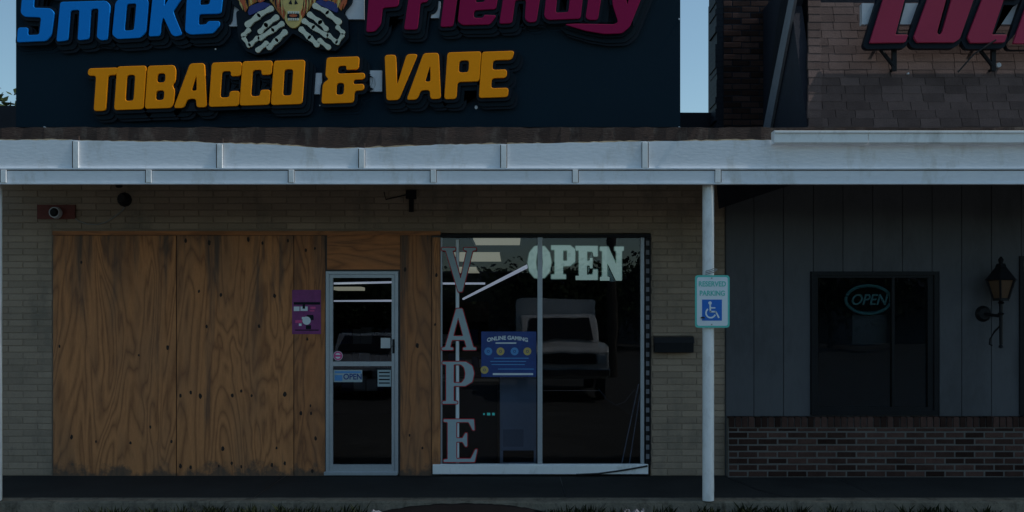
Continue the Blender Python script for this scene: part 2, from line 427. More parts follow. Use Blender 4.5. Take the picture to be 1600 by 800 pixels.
ox0 = W(82, 0, 0)[0]; ox1 = W(1017, 0, 0)[0]; oz1 = W(0, 364, 0)[1]
bk = MB(); bricks(bk, XL, XP, 0.0, 3.1, .305, .0675, 0, [(ox0, ox1, -1, oz1)])
bk.build('brick_facing', 'beige', bld)
m = MB()
m.box(XL, ox0, .005, .3, -.1, 3.1); m.box(ox1, XP, .006, .3, -.1, 3.1); m.box(ox0, ox1, .006, .3, oz1, 3.1)
m.build('wall', 'mortar', bld)
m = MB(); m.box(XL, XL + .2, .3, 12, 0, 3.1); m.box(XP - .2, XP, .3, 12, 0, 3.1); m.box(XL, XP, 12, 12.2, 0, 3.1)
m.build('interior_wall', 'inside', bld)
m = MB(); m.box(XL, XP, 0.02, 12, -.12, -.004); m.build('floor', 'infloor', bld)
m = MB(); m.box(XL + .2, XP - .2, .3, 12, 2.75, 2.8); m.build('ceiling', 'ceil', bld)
m = MB(); m.box(XL, XP, .3, 12.2, 3.1, 3.2); m.build('roof', 'dark', bld)
# low dark parapet behind the big sign
m = MB(); yp = 1.0
a = W(-330, 165, yp); b = W(1131, 176, yp)
m.prism([(a[0], 3.2), (b[0], 3.2), (b[0], b[1]), (W(40, 0, yp)[0], W(0, 172, yp)[1]), (W(20, 0, yp)[0], a[1]), (a[0], a[1])], 'y', yp, yp + .25)
m.build('parapet', 'dark', bld)

# plywood boarding (each sheet its own part, knots and nail holes in its mesh)
knots = [(93, 541), (217, 555), (262, 543), (127, 410), (204, 692), (268, 690), (150, 690), (235, 667), (112, 683),
         (323, 510), (345, 461), (405, 510), (429, 462), (311, 455), (282, 618), (298, 613), (313, 619), (363, 618), (377, 611), (393, 618), (445, 616),
         (348, 701), (282, 728), (298, 730), (342, 728), (362, 724), (377, 729), (425, 727), (445, 724), (432, 700), (327, 379), (410, 380), (388, 374),
         (478, 391), (492, 388), (485, 634), (486, 646), (470, 646), (480, 530), (488, 736), (493, 685), (640, 680), (633, 421), (625, 470), (660, 700), (682, 430), (680, 507), (686, 735), (652, 540), (290, 376), (450, 376)]
sheets = [(83, 274.8, 368, 748, 'ply', -.018), (276.4, 458.4, 368, 747, 'ply', -.018), (459.8, 508, 368, 746, 'plyd', -.018),
          (511, 625, 367, 421, 'plyr', -.016), (625.7, 674, 367, 743, 'plyd', -.017), (675, 688, 371, 728, 'ply', -.03)]
for (a, b, t, u, mt, y) in sheets:
    m = MB(); m.pbox(a, t, b, u, y, .014)
    for (kx, ky) in knots:
        if a < kx < b and t < ky < u:
            X, Z = W(kx, ky, y); r = random.uniform(.014, .028); nn = 9
            pts = [(X + r * random.uniform(.7, 1.1) * math.cos(2 * math.pi * i / nn) * .75, y - .0015, Z + r * random.uniform(.8, 1.3) * math.sin(2 * math.pi * i / nn)) for i in range(nn)]
            m.add(pts, [list(range(nn))], 1)
    m.build('plywood_sheet', [mt, 'knot'], bld)
m = MB(); m.pbox(82, 361, 688, 367.4, -.03, .03); m.build('header_board', 'plyr', bld)
m = MB(); m.pbox(75, 748, 690, 760, -.004, .02) if False else None
m = MB(); m.box(ox0, W(690, 0, 0)[0], .03, .08, 0, oz1); m.box(W(505, 0, 0)[0], W(513, 0, 0)[0], -.003, .03, 0, W(0, 424, 0)[1])
# stud wall behind the boards with the door opening left free
m = MB(); m.box(ox0 + .002, W(508, 0, 0)[0], .0, .05, 0, oz1 - .003); m.box(W(508, 0, 0)[0], W(623, 0, 0)[0], .0, .05, W(0, 423, 0)[1], oz1 - .003)
m.box(W(623, 0, 0)[0], W(689, 0, 0)[0], .0, .05, 0, oz1 - .003); m.build('stud_wall', 'counter', bld)

# glazed shop window
fy = -.012
fr = MB()
fr.pbox(688, 366, 1017, 371, fy - .012, .07); fr.pbox(1008.5, 371, 1017, 727, fy, .06); 
wf = fr.build('window_frame', 'black', bld)
m = MB(); m.pbox(840, 371, 847.5, 726, fy - .01, .05); m.pbox(1001, 371, 1006.5, 727, fy - .004, .05); m.pbox(688.5, 371, 691, 727, fy, .05)
m.build('mullion', 'alu', wf)
m = MB(); m.pbox(690, 370, 1003, 727, .012, .006); m.build('pane', 'glass', wf)
m = MB(); m.pbox(676, 727, 1013, 741, -.06, .1); m.pbox(676, 725.5, 1013, 727.2, -.035, .075); m.build('sill', 'white', wf, bev=.004)
# glazed shop door
dy = -.02
dfm = MB(); dfm.pbox(509, 424, 514, 740, dy - .01, .09); dfm.pbox(617, 424, 622, 740, dy - .01, .09); dfm.pbox(514, 424, 617, 428.5, dy - .01, .09)
dfr = dfm.build('door_frame', 'alu', bld)
d = MB(); d.pbox(514.5, 429, 520, 737, dy, .045); d.pbox(612, 429, 616.6, 737, dy, .045); d.pbox(520, 429, 612, 434, dy, .045)
d.pbox(520, 726, 612, 737, dy, .045); d.pbox(520, 565, 612, 572, dy, .045)
dr = d.build('door', 'alu', bld)
m = MB(); m.pbox(520, 434, 612, 565, .008, .006); m.pbox(520, 572, 612, 726, .008, .006); m.build('pane', 'glass', dr)
m = MB(); X, Z = W(615, 541, dy); m.tube([(X, dy - .03, Z), (X, dy, Z)], .014, 12); m.pbox(613, 530, 616.5, 552, dy - .006, .006); m.build('lock', 'black', dr, smooth=True)
m = MB(); m.pbox(506, 737.5, 621, 743, -.05, .1); m.build('threshold', 'alu', dfr, bev=.004)

# ------------------------------------------------------------------ neighbour building
XR = W(2350, 0, 0)[0]
nb = thing('neighbour_building', 'slate blue sided shop with a low brown brick base and shingled mansard', 'building', (3.5, 1, 0))
ys = -.02; zt = W(0, 650, ys)[1]; gx0, gz0 = W(1266, 649, ys); gx1, gz1 = W(1468, 424, ys); dX = W(1594, 0, ys)[0]; dZ = W(0, 400, ys)[1]
m = MB(); x = XP + .005; pitch = 46.4 * sc(ys); xs = [XP + .004]
q = W(1178, 0, ys)[0]
while q < XR: xs.append(q); q += pitch
xs.append(XR)
for a, b in zip(xs, xs[1:]):
    a2, b2 = a + .0035, b - .0035
    def pc(x0, x1, z0, z1):
        if x1 - x0 > .004: m.box(x0, x1, ys, ys + .018, z0, z1)
    if b2 <= gx0 or (a2 >= gx1 and b2 <= dX): pc(a2, b2, zt, 3.2)
    elif a2 >= dX: pc(a2, b2, dZ, 3.2)
    elif b2 > dX: pc(a2, dX, zt, 3.2); pc(dX, b2, dZ, 3.2)
    else:
        pc(a2, b2, gz1, 3.2)
        if a2 < gx0: pc(a2, gx0, zt, gz1)
        if b2 > gx1: pc(gx1, b2, zt, gz1)
m.build('siding', 'siding', nb)
m = MB(); m.box(XP + .002, gx0, .0, .2, 0, 3.2); m.box(gx1, dX, .0, .2, 0, 3.2); m.box(gx0, gx1, 0, .2, 0, gz0); m.box(gx0, gx1, 0, .2, gz1, 3.2); m.box(dX, XR, 0, .2, dZ, 3.2)
m.build('wall', 'siding', nb)
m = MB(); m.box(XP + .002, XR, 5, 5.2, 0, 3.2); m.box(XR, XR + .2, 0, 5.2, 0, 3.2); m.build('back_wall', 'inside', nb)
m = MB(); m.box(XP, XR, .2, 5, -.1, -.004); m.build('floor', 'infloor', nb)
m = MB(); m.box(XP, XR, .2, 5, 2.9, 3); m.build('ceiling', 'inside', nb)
bb = MB(); zc = W(0, 668, -.1)[1]
bx0 = W(1138, 0, -.11)[0]; bx1 = XR
bricks(bb, bx0, bx1, 0.0, zc, .203, .0667, -.11, [], gap=.015, jit=.003, depth=.03)
x = bx0
ztop = W(0, 652, -.12)[1]
while x < bx1 - .02:     # row of bricks on end
    bb.box(x + .005, min(x + .064, bx1) - .004, -.12 + random.uniform(-.003, .003), -.03, zc + .006, ztop + random.uniform(-.003, .003)); x += .068
b0 = bb.build('brick_base', 'brown', nb)
m = MB(); m.box(bx0, bx1, -.106, -.022, 0, ztop - .012); m.build('mortar_core', 'bmortar', b0)
# window
m = MB()
for (a, t, b, u) in ((1268, 424, 1274, 649), (1460, 424, 1467, 649), (1274, 424, 1460, 430), (1274, 641, 1460, 649)): m.pbox(a, t, b, u, -.045, .09)
for (a, t, b, u) in ((1274, 430, 1278, 641), (1450, 430, 1460, 641), (1278, 430, 1450, 434), (1278, 636, 1450, 641), (1394, 434, 1398, 636)): m.pbox(a, t, b, u, -.03, .05)
nw = m.build('window_frame', 'black', nb)
m = MB(); m.pbox(1277, 433, 1452, 637, .0, .006); m.build('pane', 'dglass', nw)
# door at the picture's edge
m = MB(); m.pbox(1594, 400, 1600, 649, -.04, .08); m.pbox(1600, 400, 1740, 407, -.04, .08); m.pbox(1734, 407, 1740, 649, -.04, .08); m.pbox(1600, 643, 1734, 649, -.04, .08)
nd = m.build('window_frame', 'black', nb)
m = MB(); m.pbox(1600, 407, 1734, 643, -.0, .006); m.build('pane', 'dglass', nd)
m = MB(); m.box(dX, XR, 0.001, .2, 0, zt - .02); m.build('sill_wall', 'siding', nb)

# mansard with real shingle tabs
lean = R(15); yb = -1.22; zb = 3.30; U = Vector((0, math.sin(lean), math.cos(lean))); Nn = Vector((0, -math.cos(lean), math.sin(lean)))
def mans(px, h):     # left edge follows the photo column
    P = Vector((0, yb, zb)) + U * h; P.x = (px - 800) * (P.y + CD) / F; return P
HM = 1.9
sh = MB(); row = 0; h = 0; ch = .083
while h < HM:
    xl = mans(1266, h).x; X = xl + (0 if row % 2 else -.1) - random.random() * .05
    while X < XR:
        wd = .19 + random.uniform(-.035, .035); a = max(X, xl + random.uniform(-.01, .008)); b = min(X + wd - .005, XR)
        if b - a > .01:
            t0 = .005 + random.random() * .0025; sag = random.uniform(-.003, .003)
            P0 = Vector((0, yb, zb)) + U * (h + sag); P1 = Vector((0, yb, zb)) + U * (h + ch * 1.15)
            def vv(x, P, n): return (x, P.y + Nn.y * n, P.z + Nn.z * n)
            sh.add([vv(a, P0, 0), vv(b, P0, 0), vv(b, P1, 0), vv(a, P1, 0), vv(a, P0, t0), vv(b, P0, t0), vv(b, P1, .004), vv(a, P1, .004)],
                   [(0, 3, 2, 1), (4, 5, 6, 7), (0, 1, 5, 4), (1, 2, 6, 5), (2, 3, 7, 6), (3, 0, 4, 7)])
        X += wd
    # ridge-like edge cap
    P0 = mans(1266, h); P1 = mans(1266, h + ch * 1.1); e = random.uniform(-.006, .006)
    sh.add([(P0.x - .02 + e, P0.y + Nn.y * .013, P0.z + Nn.z * .013), (P0.x + .1 + e, P0.y + Nn.y * .014, P0.z + Nn.z * .013), (P1.x + .1 + e, P1.y + Nn.y * .01, P1.z), (P1.x - .02 + e, P1.y + Nn.y * .01, P1.z),
            (P0.x - .02 + e, P0.y + .02, P0.z), (P1.x - .02 + e, P1.y + .02, P1.z)], [(0, 1, 2, 3), (0, 3, 5, 4)])
    h += ch; row += 1
ms = sh.build('mansard_shingles', 'shingle', nb)
# cheek of the mansard (left side), its sloping back edge with a trim board
XC = mans(1266, 0).x; top = mans(1266, HM); xt = top.x
def depth_for(px, x): return x * F / (px - 800) - CD
yA = depth_for(1183, XC); yB = depth_for(1243, XC); zA = 3.2; zB = CH + 503 * (yB + CD) / F
ext = (5.3 - zA) / (zB - zA); yT = yA + (yB - yA) * ext
m = MB(); m.add([(XC, yb + .01, 3.2), (XC, yA, 3.2), (XC - .08, yT, 5.1), (XC - .08, top.y + .01, 5.1), (XC + .1, yb + .01, 3.2), (XC + .1, yA, 3.2), (XC + .02, yT, 5.1), (XC + .02, top.y + .01, 5.1)],
      [(0, 1, 2, 3), (4, 5, 6, 7), (0, 1, 5, 4), (1, 2, 6, 5), (2, 3, 7, 6), (3, 0, 4, 7)]); m.build('mansard_cheek', 'cheek', nb)
m = MB()
def trimq(o): return [(XC - .03 - o, yA - .30, 3.2), (XC - .03 - o, yA + .06, 3.2), (XC - .11 - o, yT + .03, 5.1), (XC - .11 - o, yT - .16, 5.1)]
m.add(trimq(0) + trimq(-.026), [(0, 1, 2, 3), (4, 5, 6, 7), (0, 1, 5, 4), (1, 2, 6, 5), (2, 3, 7, 6), (3, 0, 4, 7)])
m.build('rake_board', 'trim', nb)
m = MB(); m.box(XC + .1, XR, yb + .35, 1.2, 3.2, 5.1); m.build('mansard_core', 'cheek', nb)
# dark brick party wall rising behind
yw = yA + .12; pw0 = W(1130, 0, yw)[0]
pw = MB(); bricks(pw, pw0, pw0 + 2.2, 3.2, 5.4, .203, .0667, yw, [], gap=.01, jit=.004, depth=.04)
p = pw.build('party_wall_bricks', 'brown', nb)
m = MB(); m.box(pw0 + .002, pw0 + 2.2, yw + .006, yw + .8, 3.15, 5.4); m.build('party_wall', 'dark', nb)
# saw-toothed edge of the wall seen against the sky
m = MB(); z = W(0, 180, yw)[1]; xw = W(1118, 0, yw)[0]
zz = 3.2
while zz < 5.4:
    m.box(xw + random.choice((0, .012, .018)), pw0, yw + .01, yw + .35, zz, min(zz + .064, 5.4)); zz += .066
m.build('flashing_edge', 'dark', nb)

# ------------------------------------------------------------------ canopy over the walk
cp = thing('canopy', 'white fascia canopy over the walk running along both shops', 'canopy', (-.5, YK, 0))
yf = -1.45
XCL = W(-160, 0, yf)[0]; XCR = W(2350, 0, yf)[0]
def zf(py): return W(0, py, yf)[1]
# lower fascia with a thin lip, upper board (torn upper edge) set back a little
m = MB(); m.box(XCL, XCR, yf, yf + .03, zf(286), zf(264)); m.box(XCL, XCR, yf - .012, yf + .03, zf(288), zf(285.6)); m.box(XCL, XCR, yf - .01, yf + .02, zf(265), zf(262.6))
m.build('lower_fascia', 'fascia', cp)
m = MB(); m.box(XCL, XCR, yf - .0035, yf + .01, zf(266.6), zf(265.2)); m.build('drip_groove', 'beam', cp)
m = MB(); edge = []
ctrl = [(-160, 218), (0, 219), (110, 219), (200, 221), (300, 222), (420, 226), (520, 232), (600, 230), (690, 226), (780, 225), (900, 223), (1000, 221), (1100, 220), (1210, 219), (2360, 219)]
def interp(px):
    for (a, b), (c, d_) in zip(ctrl, ctrl[1:]):
        if a <= px <= c: return b + (d_ - b) * (px - a) / (c - a)
    return 219
px = -160
while px <= 2350: edge.append((W(px, 0, yf + .012)[0], W(0, interp(px) + random.uniform(-.6, .6), yf + .012)[1])); px += 8
zlo = zf(263)
vs = []; fs = []
for (x, z) in edge: vs += [(x, yf + .012, zlo), (x, yf + .012, z), (x, yf + .035, z), (x, yf + .035, zlo)]
for i in range(len(edge) - 1):
    for k in range(4): fs.append((i * 4 + k, i * 4 + (k + 1) % 4, i * 4 + 4 + (k + 1) % 4, i * 4 + 4 + k))
m.add(vs, fs); m.build('upper_fascia', 'fascia', cp)
m = MB(); vs = []; fs = []
for i, (x, z) in enumerate(edge):
    k = .018 * (.35 + .65 * abs(math.sin(x * 3.1 + 2))) * random.uniform(.5, 1.1)
    vs += [(x, yf + .037, z - .02), (x, yf + .037, z + k), (x, yf + .05, z + k), (x, yf + .05, z - .02)]
for i in range(len(edge) - 1):
    for k in range(4): fs.append((i * 4 + k, i * 4 + (k + 1) % 4, i * 4 + 4 + (k + 1) % 4, i * 4 + 4 + k))
m.add(vs, fs); m.build('torn_edge_strip', 'rawwood', cp)
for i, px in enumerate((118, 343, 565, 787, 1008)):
    t = interp(px) + 1.5
    m = MB(); m.pbox(px - 4.2, t, px + 4.2, 262.5, yf - .012, .022); m.build('joint_strap', 'white', cp, bev=.002)
    m = MB(); m.pbox(px - 5.4, t, px + 5.4, 262.4, yf + .009, .004); m.build('strap_shadow_strip', 'beam', cp)  # dark strip showing past the strap, its shadow lines put in as colour
    m = MB(); m.pbox(px - 5, t - 9, px + 5, t - .4, yf + .016, .02); m.build('strap_stub', 'beam', cp)
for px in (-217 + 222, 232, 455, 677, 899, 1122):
    m = MB(); m.pbox(px - 4.2, 265.4, px + 4.2, 285.2, yf - .020, .018); m.build('joint_strap', 'white', cp, bev=.002)
    m = MB(); m.pbox(px - 5.3, 265.6, px + 5.3, 285, yf - .0025, .004); m.build('strap_shadow_strip', 'beam', cp)  # painted shadow line along both sides of the lower strap
# weathered beam behind, roof deck and soffit
m = MB(); yb2 = yf + .13; n = 150; vs = []; fs = []
for i in range(n + 1):
    x = XCL + (XCR - XCL) * i / n
    zt2 = W(0, 199 + random.uniform(-.9, .9) + (1.5 if x < -4.5 else 0), yb2)[1]
    vs += [(x, yb2 + random.uniform(-.006, .006), zf(240)), (x, yb2 + random.uniform(-.006, .006), zt2), (x, yb2 + .12, zt2), (x, yb2 + .12, zf(240))]
for i in range(n):
    for k in range(4): fs.append((i * 4 + k, i * 4 + (k + 1) % 4, i * 4 + 4 + (k + 1) % 4, i * 4 + 4 + k))
m.add(vs, fs); m.build('roof_edge_beam', 'beam', cp)
m = MB(); m.box(XCL, XCR, yb2 + .12, .299, 3.215, 3.25); m.build('roof_deck', 'dark', cp)
m = MB(); m.box(XCL, XCR, yf + .06, -.03, 3.1, 3.13); m.build('soffit', 'soffit', cp)
m = MB(); m.box(XCL, XCR, yf + .04, yf + .055, zf(284), zf(225)); m.build('back_beam', 'beam', cp)
# triangular plate under the soffit at the party line
m = MB(); yg = -.3
m.prism([W(1120, 280, yg), W(1270, 280, yg), W(1232, 290, yg), W(1124, 326, yg)], 'y', yg, yg + .03); m.build('gusset_board', 'cheek', cp)
# posts
for (p0, p1, nm) in ((1099.5, 1117.5, ''), (-20, -2.5, '')):
    m = MB(); yq = yf + .06; x0_, _ = W(p0, 0, yq); x1_, _ = W(p1, 0, yq); r = (x1_ - x0_) / 2
    m.lathe([(0, 0), (r, 0), (r, zf(286)), (0, zf(286))], ((x0_ + x1_) / 2, yq + r, -.001), 28)
    m.build('post', 'white', cp, smooth=True)
# white gutter on the right shop
gt = thing('gutter', 'bright white gutter length above the right fascia below the shingles', 'gutter', (W(1400, 0, yf)[0], yf - .05, zf(224)))
yg = yf - .09
for a, b in ((1210, 1356.6), (1357.6, 2350)):
    x0_, z0_ = W(a, 224, yg); x1_, z1_ = W(b, 204, yg)
    m = MB(); m.prism([(yg, z1_), (yg - .012, z1_ - .004), (yg - .012, z1_ - .02), (yg + .004, z1_ - .025), (yg + .004, z0_ + .01), (yg + .02, z0_), (yg + .09, z0_), (yg + .09, z0_ + .008), (yg + .014, z0_ + .008), (yg + .014, z1_)], 'x', x0_, x1_)
    if a == 1210: m.box(x0_ - .003, x0_, yg - .005, yg + .09, z0_, z1_)
    m.build('gutter_section', 'white', gt)

# ------------------------------------------------------------------ big shop sign on the roof edge
sy = -.95
sg = thing('roof_sign', 'huge dark navy roof sign with blue, crimson and amber raised lettering', 'sign', (W(545, 0, sy)[0], sy + .1, 3.25))
m = MB(); m.pbox(25, -230, 1063, 198.5, sy, .05); m.build('sign_panel', 'navy', sg)
m = MB()
for px in (60, 300, 560, 820, 1030):
    x = W(px, 0, sy)[0]; m.box(x - .03, x + .03, sy + .052, sy + .11, 3.25, 5.6); m.tube([(x, sy + .09, 5.0), (x, sy + 1.6, 3.26)], .02, 6)
m.build('support_frame', 'black', sg)
m = MB(); m.pbox(559, 0, 560, 198, sy - .001, .004); m.build('panel_seam', 'navy2', sg)
m = MB()
for (px, py, r) in ((744, 168, 3), (1061, 201, 3.2), (70, 201, 3.4), (1061, 30, 1.5), (337, 77, 1.5), (500, 165, 1.2), (741, 138, 1.2)):
    X, Z = W(px, py, sy); 
    nn = 8; m.prism([(X + r * sc(sy) * math.cos(i * 2 * math.pi / nn) * .8, Z + r * sc(sy) * math.sin(i * 2 * math.pi / nn)) for i in range(nn)], 'y', sy - .008, sy - .0005)
m.build('bolt_heads', 'race', sg)
# raceways
for (a, t, b, u) in ((352, -2, 720, 38), (597, 22, 632, 30), (483, 113, 600, 148)):
    pass
for q in ((356, 4, 384, 41), (540, -6, 569, 30), (603, 20, 629, 28), (663, 2, 688, 28), (488, 114, 503, 147), (578, 110, 597, 143)):
    m = MB(); m.pbox(*q, sy - .03, .028); m.build('raceway', 'race', sg)

yl = sy - .10      # front plane of letters
smoke = {
 'S': [[(26, 66), (72, 64), (80, 55), (85, 20), (79, 13), (52, 12), (56, -32), (76, -32), (74, -18), (92, -18), (95, -50), (90, -58), (46, -56), (38, -48), (32, 20), (38, 26), (64, 27), (61, 54), (43, 55), (44, 43), (28, 43)]],
 'm': [[(88, 65), (106, 63), (110, 16), (124, 15), (121, 63), (139, 61), (142, 14), (154, 13), (151, 58), (157, 63), (168, 62), (172, 8), (166, 1), (94, 3)]],
 'o': [[(175, 54), (183, 61), (219, 59), (228, 50), (232, 2), (226, -6), (188, -4), (180, 4)], [(194, 48), (209, 47), (213, 5), (198, 6)]],
 'k': [[(232, 57), (250, 56), (252, 36), (255, 26), (268, 54), (274, 57), (285, 54), (270, 18), (290, -12), (270, -12), (256, 10), (262, -52), (243, -52)]],
 'e': [[(289, 49), (297, 54), (333, 52), (343, 40), (343, 33), (325, 33), (322, 38), (310, 39), (311, 22), (345, 21), (349, -14), (341, -20), (300, -18), (292, -8)], [(312, 8), (327, 7), (329, -6), (314, -5)]]}
friendly = {
 'F': [[(572, 50), (586, 49), (595, 38), (598, 12), (622, 10), (624, -6), (601, -6), (603, -30), (640, -34), (641, -50), (586, -46), (578, -30)]],
 'r': [[(631, 46), (652, 46), (657, 4), (668, 3), (670, -14), (640, -14)]],
 'i': [[(688, 42), (708, 41), (716, -14), (695, -14)]],
 'e': [[(715, 33), (722, 39), (766, 38), (776, 24), (757, 23), (754, 28), (740, 28), (741, 16), (775, 14), (779, -14), (772, -22), (728, -20), (720, -12)], [(743, 4), (757, 3), (759, -9), (745, -8)]],
 'n': [[(780, 37), (800, 36), (805, 0), (822, -1), (820, 29), (826, 35), (838, 34), (845, -12), (838, -20), (788, -16)]],
 'd': [[(850, 25), (856, 31), (907, 29), (916, -52), (896, -52), (892, -22), (862, -20), (854, -12)], [(868, 20), (888, 19), (891, -8), (871, -8)]],
 'l': [[(915, 27), (920, 31), (934, 31), (947, -52), (926, -52)]],
 'y': [[(954, -22), (976, -22), (980, 8), (988, -22), (1010, -22), (984, 42), (972, 52), (945, 53), (915, 48), (882, 38), (900, 37), (960, 38), (966, 34), (958, 10)]]}
bl = -(174 - 152) / (803 - 150.0)
tv = []
for chh, x0_, x1_, yt_, yb_ in (('T', 133, 180, 107, 174), ('O', 178, 224, 104, 172), ('B', 226, 271, 103, 170), ('A', 271, 323, 100, 169), ('C', 326, 373, 98, 167), ('C', 374, 421, 96, 165), ('O', 423, 472, 95, 164),
                      ('&', 502, 567, 90, 162), ('V', 596, 648, 86, 157), ('A', 635, 689, 84, 156), ('P', 694, 747, 82, 155), ('E', 748, 796, 81, 153)):
    tv.append((chh, cells(GL[chh], x0_, x1_, yb_, yt_, .07, bl, 5)))
def word(sign, items, mat, y, r=4, layers=((5, 1, 1, .02, 'navy2'), (8, 7, 9, .012, 'navy3'), (8, 14, 16, .006, 'navy2'))):
    k = sc(y)
    for nm, cs in items:
        cs2 = [rnd(c, r) for c in cs] if r else cs
        wc = topl(cs2, y)
        outer = [wc[0]]
        o = put(glyph(wc, y, .02, 0, .003), 'letter', mat, sign); o['label'] = 'letter ' + (nm if nm != '&' else 'ampersand') + ' in raised sheet plastic'
        yy = y + .022
        for (off, dx, dz, t, mt) in layers:
            put(glyph(wc if off < 7 else outer, yy, t, off * k * .9, 0, dx * k * .55, -dz * k * .55), 'letter_backing', mt, o)
            yy += t + .003
word(sg, list(smoke.items()), 'blue', yl)
word(sg, list(friendly.items()), 'red', yl)
word(sg, tv, 'yellow', yl, 0)

# emblem: two skeleton hands under a bearded skull jaw
em = MB()
def cap(mb, x0, y0, x1, y1, wd, y, t, mi=0):
    """flat bone shape in photo pixels (zoomed units /3.2 + 350)"""
    a = Vector((350 + x0 / 3.2, y0 / 3.2)); b = Vector((350 + x1 / 3.2, y1 / 3.2)); wd = wd / 3.2 / 2
    d_ = (b - a).normalized(); nrm = Vector((-d_.y, d_.x)); pts = []
    for i in range(7):
        t_ = -math.pi / 2 + math.pi * i / 6; pts.append(b + d_ * wd * math.cos(t_) + nrm * wd * 1.12 * math.sin(t_))
    mid = (a + b) / 2; pts.append(mid + nrm * wd * .74)
    for i in range(7):
        t_ = math.pi / 2 + math.pi * i / 6; pts.append(a + d_ * wd * math.cos(t_) + nrm * wd * 1.12 * math.sin(t_))
    pts.append(mid - nrm * wd * .74)
    mb.prism([W(p.x, p.y, y) for p in pts], 'y', y, y + t, mi)
def blob(mb, pts, y, t, mi=0, z32=True, r=3):
    q = [(350 + a / 3.2, b / 3.2) for a, b in pts] if z32 else pts
    mb.prism([W(a, b, y) for a, b in rnd(q, r)], 'y', y, y + t, mi)
lh = [(232, 42, 165, 78, 26), (150, 85, 108, 130, 30), (262, 88, 190, 150, 27), (300, 138, 250, 172, 24), (232, 188, 175, 245, 28), (300, 160, 235, 225, 26), (165, 168, 140, 225, 20), (95, 140, 92, 175, 22), (98, 190, 128, 238, 20), (205, 120, 262, 85, 18), (150, 130, 118, 178, 18), (190, 178, 215, 205, 18)]
lh = [(235, 42, 178, 72, 27), (168, 82, 118, 122, 30), (262, 86, 212, 122, 27), (208, 126, 180, 158, 24), (290, 118, 248, 146, 25), (240, 152, 180, 190, 24), (304, 160, 268, 196, 27), (258, 204, 225, 236, 27), (212, 216, 168, 250, 24), (166, 190, 132, 222, 22), (122, 150, 96, 176, 22), (98, 190, 124, 228, 19)]
blk = MB()
blob(blk, [(60, 60), (110, 30), (240, 20), (330, 110), (360, 150), (395, 130), (440, 40), (560, 10), (620, 90), (625, 190), (560, 255), (480, 245), (400, 200), (345, 165), (300, 215), (240, 262), (160, 275), (110, 255), (70, 190)], yl + .03, .09, 0)
blob(blk, [(20, -200), (660, -200), (640, 10), (600, 60), (340, 150), (90, 60), (40, 20)], yl + .031, .085, 0)
emo = blk.build('emblem_backing', 'navy2', sg)
hb = MB()
for (a, b, c, d_, wd) in lh: cap(hb, a, b, c, d_, wd, yl + .004, .02)
hb.build('skeleton_hand', 'bone', emo); hb = MB()
for (a, b, c, d_, wd) in lh: cap(hb, 690 - a, b - 14, 690 - c, d_ - 14, wd, yl + .004, .02)
hb.build('skeleton_hand', 'bone', emo)
cf = MB(); blob(cf, [(118, 60), (128, 30), (190, 8), (235, 20), (215, 36), (160, 62), (125, 78)], yl + .012, .02); cf.build('sleeve_cuff', 'cuff', emo); cf = MB(); blob(cf, [(572, 46), (562, 16), (500, -6), (455, 6), (475, 22), (530, 48), (565, 64)], yl + .012, .02)
cf.build('sleeve_cuff', 'cuff', emo)
fl = MB()
for s_ in (0, 1):
    def mx_(pts): return [(690 - a, b - 6) if s_ else (a, b) for a, b in pts]
    blob(fl, mx_([(60, -10), (90, 20), (105, 62), (118, 40), (130, 28), (160, 10), (200, -10), (230, -60), (60, -60)]), yl + .014, .012)
    blob(fl, mx_([(225, 0), (245, 20), (262, 50), (285, 78), (300, 100), (318, 60), (330, 30), (330, -40), (215, -60)]), yl + .014, .012)
fl.build('flame_beard', 'gold', emo)
rr_ = random.Random(3)
for s_ in (0, 1):
    st2 = MB()
    for q in range(16):
        a0_ = 236 + q * 5.5; L_ = 40 + 46 * min(1, q / 9) ; w_ = rr_.uniform(3, 6); bend = rr_.uniform(-8, 10); y0_ = rr_.uniform(-40, -10)
        P_ = [(a0_ - w_, y0_), (a0_ + w_, y0_), (a0_ + bend + w_ * .7, y0_ + L_ * .6), (a0_ + bend * .4 + 4, y0_ + L_ * 1.15), (a0_ + bend - w_ * .8, y0_ + L_ * .6)]
        if q < 13: blob(st2, [(690 - a, b - 4) if s_ else (a, b) for a, b in P_], yl + .009 - q * .0003, .004, (q * 2 + s_) % 3, r=1.5)
    for q in range(9):
        a0_ = 78 + q * 17; w_ = rr_.uniform(4, 8); L_ = (62, 70, 56, 40, 30, 26, 24, 20, 16)[q]; y0_ = -22
        P_ = [(a0_ - w_, y0_), (a0_ + w_, y0_), (a0_ + 10, y0_ + L_ * .6), (a0_ + 18 - q * 3, y0_ + L_ * 1.2), (a0_, y0_ + L_ * .7)]
        blob(st2, [(690 - a, b - 4) if s_ else (a, b) for a, b in P_], yl + .009 - q * .0003, .004, (q + s_) % 3, r=1.5)
    st2.build('flame_strands', ['cream', 'orange', 'navy2'], emo)
fo = MB()
for s_ in (0, 1):
    blob(fo, [(690 - a, b - 6) if s_ else (a, b) for a, b in [(75, 0), (95, 30), (108, 60), (112, 40), (100, 10), (90, -20)]], yl + .008, .008)
    blob(fo, [(690 - a, b - 6) if s_ else (a, b) for a, b in [(270, 40), (285, 70), (300, 98), (306, 80), (292, 55), (285, 30)]], yl + .008, .008)
    blob(fo, [(690 - a, b - 6) if s_ else (a, b) for a, b in [(160, 0), (178, 14), (200, 4), (214, -16), (180, -30)]], yl + .008, .008)
fo.build('flame_tips', 'orange', emo)
sk = MB()
blob(sk, [(292, -20), (300, 40), (312, 66), (302, 84), (306, 108), (325, 132), (346, 142), (368, 132), (386, 108), (390, 84), (380, 66), (392, 40), (400, -20), (430, -90), (410, -170), (345, -190), (280, -170), (260, -90)], yl + .002, .03, 0, r=4)
